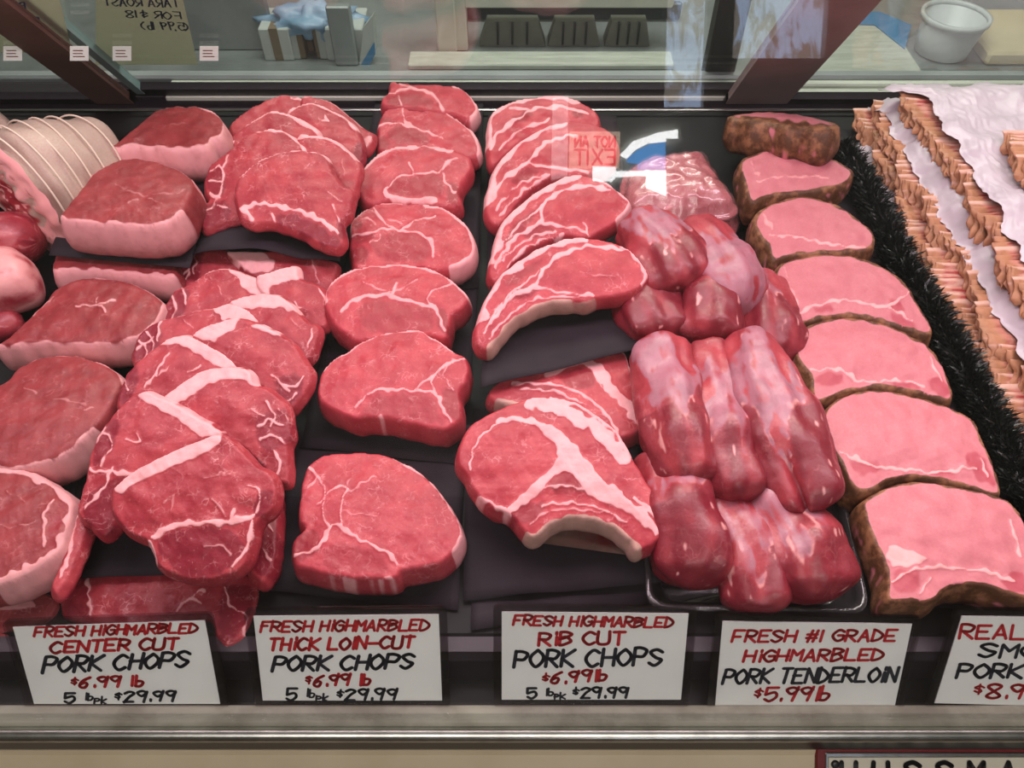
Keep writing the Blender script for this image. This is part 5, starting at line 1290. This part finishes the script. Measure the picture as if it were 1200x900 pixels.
# vacuum packed meat behind the tenderloins
G_V = 'vacuum packs of meat behind the tenderloins'
def pack(label, outline, zf, m, t, seed):
    r = slab('vacuum_pack', label, 'meat pack', G_V, 'ground', outline, zf, m, t,
             [([(outline[0][0] + 10, outline[0][1] + 8), (outline[2][0] - 12, outline[2][1] + 4)], 6, 0, .5), ([(760, 225), (800, 218), (840, 224)], 4, 0, .5), ([(755, 245), (800, 250), (850, 240)], 3, 0, .5)], [],
             rnd=t * .48, bulge=.008, lump=.0009, sideout=.006)
    r.name = 'vacuum_pack'
    # film skin over the meat: slightly larger copy with a flat sealed flange
    src = r.children[0]; me = src.data.copy(); f = Field(seed, .02, dim=3)
    co = np.zeros(len(me.vertices) * 3); me.vertices.foreach_get('co', co); co = co.reshape(-1, 3)
    no = np.zeros(len(me.vertices) * 3); me.vertices.foreach_get('normal', no); no = no.reshape(-1, 3)
    co = co + no * (.0014 + .0005 * f(co)[:, None]); co[:, 2] = np.maximum(co[:, 2], .0002)
    edge = sstep(np.hypot(co[:, 0] / np.abs(co[:, 0]).max(), co[:, 1] / np.abs(co[:, 1]).max()), .8, 1.1)
    band = np.exp(-((co[:, 2] - t * .5) / (t * .12)) ** 2) * edge
    co[:, :2] *= (1 + .09 * band)[:, None]
    me.vertices.foreach_set('co', co.ravel()); me.materials.clear(); me.materials.append(M['film'])
    o = bpy.data.objects.new('plastic_film', me); C.objects.link(o); o.parent = r
    return r
pack('lower vacuum pack of red meat, resting behind the tenderloins', [(742, 236), (770, 226), (820, 224), (858, 226), (866, 240), (850, 262), (830, 268), (798, 266), (760, 262), (738, 254)], .030, .0, .030, 31)
pack('upper vacuum pack of red meat, on top of the other pack', [(736, 205), (745, 182), (779, 172), (823, 170), (840, 190), (862, 220), (858, 230), (820, 236), (788, 239), (745, 236), (734, 226)], .060, .02, .028, 32)

# rolled roasts at the back left
G_RR = 'rolled skin-on roasts at the back left'
def rolled(label, path, seed, nstr):
    def mk(u, th, p, n1, n2):
        return (0.0, 0.0, 0.0)
    root, P, Rr = loft('rolled_roast', label, 'rolled roast', G_RR, 'skin', path, mk, flat=1.0, segs=56, seed=seed, lump=.0012, blunt=.34, endflat=.80)
    # strings
    base = np.array(root.location)
    for k in range(nstr):
        i = int(len(P) * (.24 + .66 * k / (nstr - 1)))
        t = P[min(i + 2, len(P) - 1)] - P[max(i - 2, 0)]; t /= np.linalg.norm(t)
        a = np.cross(t, (0, 0, 1.0)); a /= np.linalg.norm(a); b = np.cross(a, t)
        mb = MB(); ring = [P[i] + (Rr[i] + .0021) * (math.cos(q) * a + math.sin(q) * b) - base for q in np.linspace(0, 2 * math.pi, 49)]
        mb.tube(ring, .0009, 6)
        o = mesh_obj('string', mb.V, mb.F, M['string'], None, True); o.parent = root
    # cut end: pink fat ring round dark rolled meat
    t = P[-1] - P[-4]; t /= np.linalg.norm(t); a = np.cross(t, (0, 0, 1.0)); a /= np.linalg.norm(a); b = np.cross(a, t)
    V = []; F = []; MK = []; rr = Rr[-1]; fn = Field(seed + 7, .02, dim=3)
    nr = 26; ns = 72
    for i in range(nr + 1):
        q = i / nr
        for k in range(ns):
            th = 2 * math.pi * k / ns
            r = rr * .985 * q
            p = P[-1] + t * (.0035 + .006 * math.sqrt(max(0, 1 - q ** 2.5)) - .004 * q ** 6) + r * (math.cos(th) * a + math.sin(th) * b)
            p = p + t * .0010 * fn(p[None])[0]
            V.append(p - base); w = .06 * fn(p[None])[0]
            ringfat = sstep(np.array([q + w]), .60, .68)[0]
            seam = math.exp(-((q + w * .5 - .80) / .018) ** 2) * .55
            inner = sstep(np.array([.62 - q - w]), 0, .06)[0]
            fatin = inner * sstep(np.array([fn(p[None] * 1.7)[0]]), .55, .9)[0]
            MK.append((max(ringfat - seam, fatin), min(1, inner * (.95 + .2 * fn(p[None] * .9)[0]) + seam * 1.4), 0))
    for i in range(nr):
        for k in range(ns):
            q = (k + 1) % ns; F.append((i * ns + k, (i + 1) * ns + k, (i + 1) * ns + q, i * ns + q))
    V = np.array(V); MK = np.clip(np.array(MK), 0, 1)
    o = mesh_obj('cut_end', V, F, M['skin'], root, True, MK)
    me = o.data
    if np.dot(np.array(me.polygons[len(me.polygons) // 2].normal), t) < 0: me.flip_normals()
rolled('rolled skin-on roast tied with string, cut end facing the left edge', [(126, 186, .052, 46), (98, 196, .060, 57), (62, 212, .063, 70), (24, 232, .064, 77)], 301, 6)
rolled('rolled skin-on roast at the far left, behind the tied one', [(30, 168, .046, 40), (-20, 185, .048, 50), (-80, 205, .050, 54)], 302, 4)
def pinkskin(u, th, p, n1, n2):
    return (.80 + .22 * n1, .1, 0)
def redmeat(u, th, p, n1, n2):
    st = .5 + .5 * math.sin(th * 14 + 2.5 * n1)
    return (.6 * max(0, (st - .6) / .4), .4 * (1 - st) + .15 * n1, 0)
loft('pork_roast', 'small striped red roast end below the rolled roast', 'pork roast', 'roasts piled at the left edge', 'tender', [(-60, 285, .044, 34), (-20, 280, .046, 36), (22, 278, .045, 34), (48, 282, .042, 26)], redmeat, seed=303)
loft('pork_roast', 'pale pink rounded roast at the left edge beside the hidden loin chop', 'pork roast', 'roasts piled at the left edge', 'tender', [(-70, 338, .036, 44), (-20, 334, .036, 46), (22, 326, .036, 42), (46, 318, .036, 30)], pinkskin, seed=304)
loft('pork_roast', 'small dark red roast end at the left edge above the marbled loin chop', 'pork roast', 'roasts piled at the left edge', 'tender', [(-50, 392, .016, 20), (-10, 384, .016, 22), (26, 370, .016, 18)], redmeat, seed=305)
slab('pork_chop', 'scrap of pale chop under the black paper at the lower left corner', 'pork chop', G_B, 'roast',
     [(-40, 690), (0, 688), (40, 690), (66, 702), (60, 722), (30, 734), (-40, 738)], .004, 0, .008, [([(0, 712), (40, 708)], 8, 0, .8)], [])

# ------------------------------------------------------------------ black garnish divider
def garnish():
    r = random.Random(3)
    path = [(984, 172), (1008, 206), (1043, 276), (1062, 318), (1098, 373), (1132, 435), (1168, 498), (1195, 550), (1238, 630)]
    P = catmull(np.array([at_z(x, y, .018) for x, y in path]), .0022, False)
    V = []; F = []
    def blade(p, d, L, wd):
        d = d / np.linalg.norm(d); s_ = np.cross(d, (r.gauss(0, 1), r.gauss(0, 1), r.gauss(0, 1))); s_ /= np.linalg.norm(s_) + 1e-9
        nn = np.cross(d, s_)
        b = len(V)
        for k, (f, w_) in enumerate(((0, .5), (.35, 1.0), (.7, .8), (1.0, .12))):
            c = p + d * L * f + nn * L * .10 * math.sin(f * 3.0)
            V.append(c - s_ * wd * w_); V.append(c + s_ * wd * w_)
        for k in range(3):
            F.append((b + 2 * k, b + 2 * k + 1, b + 2 * k + 3, b + 2 * k + 2))
    for i, c in enumerate(P):
        t = P[min(i + 1, len(P) - 1)] - P[max(i - 1, 0)]; t /= np.linalg.norm(t); sd = np.cross(t, (0, 0, 1.0))
        for k in range(46):
            a = r.uniform(-.2, math.pi + .2)
            o = c + sd * math.cos(a) * .010 * r.uniform(.2, 1) + np.array([0, 0, -.018 + r.uniform(.003, .024)]) + t * r.uniform(-.002, .002)
            dirv = sd * math.cos(a) * 1.0 + np.array([0, 0, .35 + abs(math.sin(a)) * .8]) + t * r.gauss(0, .5)
            blade(o, dirv, r.uniform(.007, .014), r.uniform(.0006, .0013))
    root = empty('garnish_divider', P.mean(0) * np.array([1, 1, 0]), None, 'long black plastic leaf garnish strip between the smoked chops and the bacon', 'divider')
    o = mesh_obj('leaves', np.array(V), F, M['garnish'], None, False); o.parent = root; o.matrix_parent_inverse = root.matrix_basis.inverted()
    mb = MB()
    for i in range(0, len(P) - 4, 4):
        pass
    mb.tube([p * np.array([1, 1, 0]) + np.array([0, 0, .0095]) for p in P[::4]], .009, 10); mb.build('base', M['garnish'], root, True)
garnish()

# ------------------------------------------------------------------ bacon and wax paper
def bacon_mesh(seed):
    """one slice along +x from x=0, lying tilted; long edges wavy"""
    r = random.Random(seed); f = Field(seed, .05, dim=2); f2 = Field(seed + 50, .018, dim=2)
    L, Wd, T = .26, .027, .0048; nu, nv = 60, 12
    top = []; mk = []; tk = []
    for i in range(nu + 1):
        x = L * (i / nu) ** 1.4
        for j in range(nv + 1):
            v = j / nv; v = .5 - .5 * math.cos(math.pi * v)
            x_ = x + (.0016 * f2(np.array([[v * .03, .3]]))[0] if i < 3 else 0)
            y = (v - .5) * Wd + .0007 * f(np.array([[x, 3.0]]))[0]
            z = .0012 * f(np.array([[x, y]]))[0] + .0004 * f2(np.array([[x, y]]))[0]
            e = math.sqrt(max(.04, min(1, min(v, 1 - v) / .16))) * math.sqrt(max(.05, min(1, x / .004)))
            tk.append(T * e); top.append((x_, y, z - T * (1 - e) * .5))
            q = np.array([[x * .35, v * .06 + seed]])
            n1 = f2(q)[0]
            lean = max(0, min(1, 1.5 * n1 - .55))
            rind = (1 - sstep(np.array([x]), .006, .022)[0]) * (.75 + .25 * n1)
            mk.append((max(0, min(1, -1.2 * n1)) * .8, lean, max(0, min(1, rind))))
    n = len(top); w1 = nv + 1
    V = top + [(x, y, z - q_) for (x, y, z), q_ in zip(top, tk)]; F = []
    for i in range(nu):
        for j in range(nv):
            a = i * w1 + j
            F.append((a, a + w1, a + w1 + 1, a + 1)); F.append((n + a, n + a + 1, n + a + w1 + 1, n + a + w1))
    rim = [j for j in range(w1)] + [i * w1 + nv for i in range(1, nu + 1)] + [nu * w1 + j for j in range(nv - 1, -1, -1)] + [i * w1 for i in range(nu - 1, 0, -1)]
    for k in range(len(rim)):
        a, b = rim[k], rim[(k + 1) % len(rim)]; F.append((a, b, n + b, n + a))
    return V, F, np.array(mk + mk)
protos = []
for sd in range(6):
    V, F, mk = bacon_mesh(40 + sd)
    o = mesh_obj('bacon_slice', V, F, M['bacon'], None, True, mk); protos.append(o)
used = set()
def bacon_row(label, group, x0, ys, z0, pitch, tilt, seed, curl=0.0):
    r = random.Random(seed); y = ys[0]; k = 0; fx = Field(seed + 600, .09)
    while y > ys[1]:
        pi_ = r.randrange(6); p = protos[pi_]
        if pi_ in used: o = p.copy(); C.objects.link(o)
        else: o = p; used.add(pi_)
        o.location = (x0(y) + .0045 * fx(np.array([[y, seed]]))[0] + r.gauss(0, .0011), y, z0(y) + .0015 * fx(np.array([[y, seed + 5.0]]))[0])
        o.rotation_euler = (math.radians(tilt + 6 * fx(np.array([[y, seed + 9.0]]))[0] + r.gauss(0, 1.2)), math.radians(r.gauss(0, .5)), math.radians(2.5 * fx(np.array([[y, seed + 3.0]]))[0] + r.gauss(0, .6)))
        o.scale = (1, r.uniform(.9, 1.1), 1)
        props(o, label, 'bacon slice', group)
        y -= pitch * r.uniform(.8, 1.2); k += 1
lin = lambda a, b: (lambda y: a + (b - a) * (.84 - y) / .5)
bacon_row('streaky bacon slice in the lowest layer, right of the black garnish', 'bacon slices of the lowest layer', lin(.403, .404), (.812, .30), lambda y: .014, .0080, 34, 1)
bacon_row('streaky bacon slice in the second layer, just under the lower wax sheet', 'bacon slices of the second layer', lin(.411, .414), (.806, .31), lambda y: .028, .0080, 34, 2)
bacon_row('streaky bacon slice between the two upper wax paper sheets', 'bacon slices between the wax sheets', lin(.433, .434), (.785, .36), lambda y: .056, .0080, 32, 3)
bacon_row('streaky bacon slice on top of the uppermost wax paper sheet', 'bacon slices on the top sheet', lin(.495, .466), (.665, .33), lambda y: .082, .0080, 34, 4)

def wax(label, xl, xr, yb, yf, zt, droopw, droopd, seed, wave=.0025, crk=.0010):
    """sheet from back edge yb to front yf; left edge at xl(y), sagging by droopd within droopw of the edge"""
    f = Field(seed, .06); f2 = Field(seed + 1, .016); fe = Field(seed + 2, .03); fe2 = Field(seed + 3, .006); f3 = Field(seed + 4, .075)
    nu, nv = 90, 130; V = []
    for j in range(nv + 1):
        y = yb + (yf - yb) * j / nv
        xe = xl(y) + .0022 * fe(np.array([[y, 0]]))[0] + .0007 * fe2(np.array([[y, 1]]))[0]
        for i in range(nu + 1):
            u = (i / nu) ** 1.5; x = xe + (xr - xe) * u
            d = x - xe; yy = y + (.0022 * fe(np.array([[x, 5]]))[0] + .001 * fe2(np.array([[x, 9]]))[0] if j == 0 else 0)
            z = zt + wave * f(np.array([[x, y]]))[0] + crk * max(0, 1 - 2.2 * abs(f3(np.array([[x, y * .8]]))[0])) ** 2 + .00055 * f2(np.array([[x * 2.5, y]]))[0]
            z -= droopd * (1 - sstep(np.array([d]), 0, droopw)[0])
            z -= .010 * (1 - sstep(np.array([yb - y]), 0, .03)[0]) 
            V.append((x, yy, z))
    w1 = nu + 1; n = len(V); V += [(x, y, z - .00025) for x, y, z in V]; F = []
    for j in range(nv):
        for i in range(nu):
            a = j * w1 + i; F.append((a, a + w1, a + w1 + 1, a + 1)); F.append((n + a, n + a + 1, n + a + w1 + 1, n + a + w1))
    rim = [i for i in range(w1)] + [j * w1 + nu for j in range(1, nv + 1)] + [nv * w1 + i for i in range(nu - 1, -1, -1)] + [j * w1 for j in range(nv - 1, 0, -1)]
    for k in range(len(rim)):
        a, b = rim[k], rim[(k + 1) % len(rim)]; F.append((a, b, n + b, n + a))
    o = mesh_obj('wax_paper', V, F, M['wax'], None, True)
    return props(o, label, 'wax paper', 'wax paper sheets in the bacon stack')
wax('white wax paper sheet lying flat under the lowest bacon layer', lin(.396, .398), .72, .80, .29, .004, .03, 0.0, 71, .0004, 0)
wax('white wax paper sheet in the middle of the bacon stack, draped at its left edge', lin(.420, .423), .72, .822, .29, .0465, .018, .012, 72, .0012, .0008)
wax('crinkled white wax paper sheet on top of the bacon stack', lambda y: .449 - .036 * float(sstep(np.array([y]), .772, .800)[0]) - .006 * (.8 - y), .72, .808, .29, .0705, .015, .004, 73, .0018, .0016)
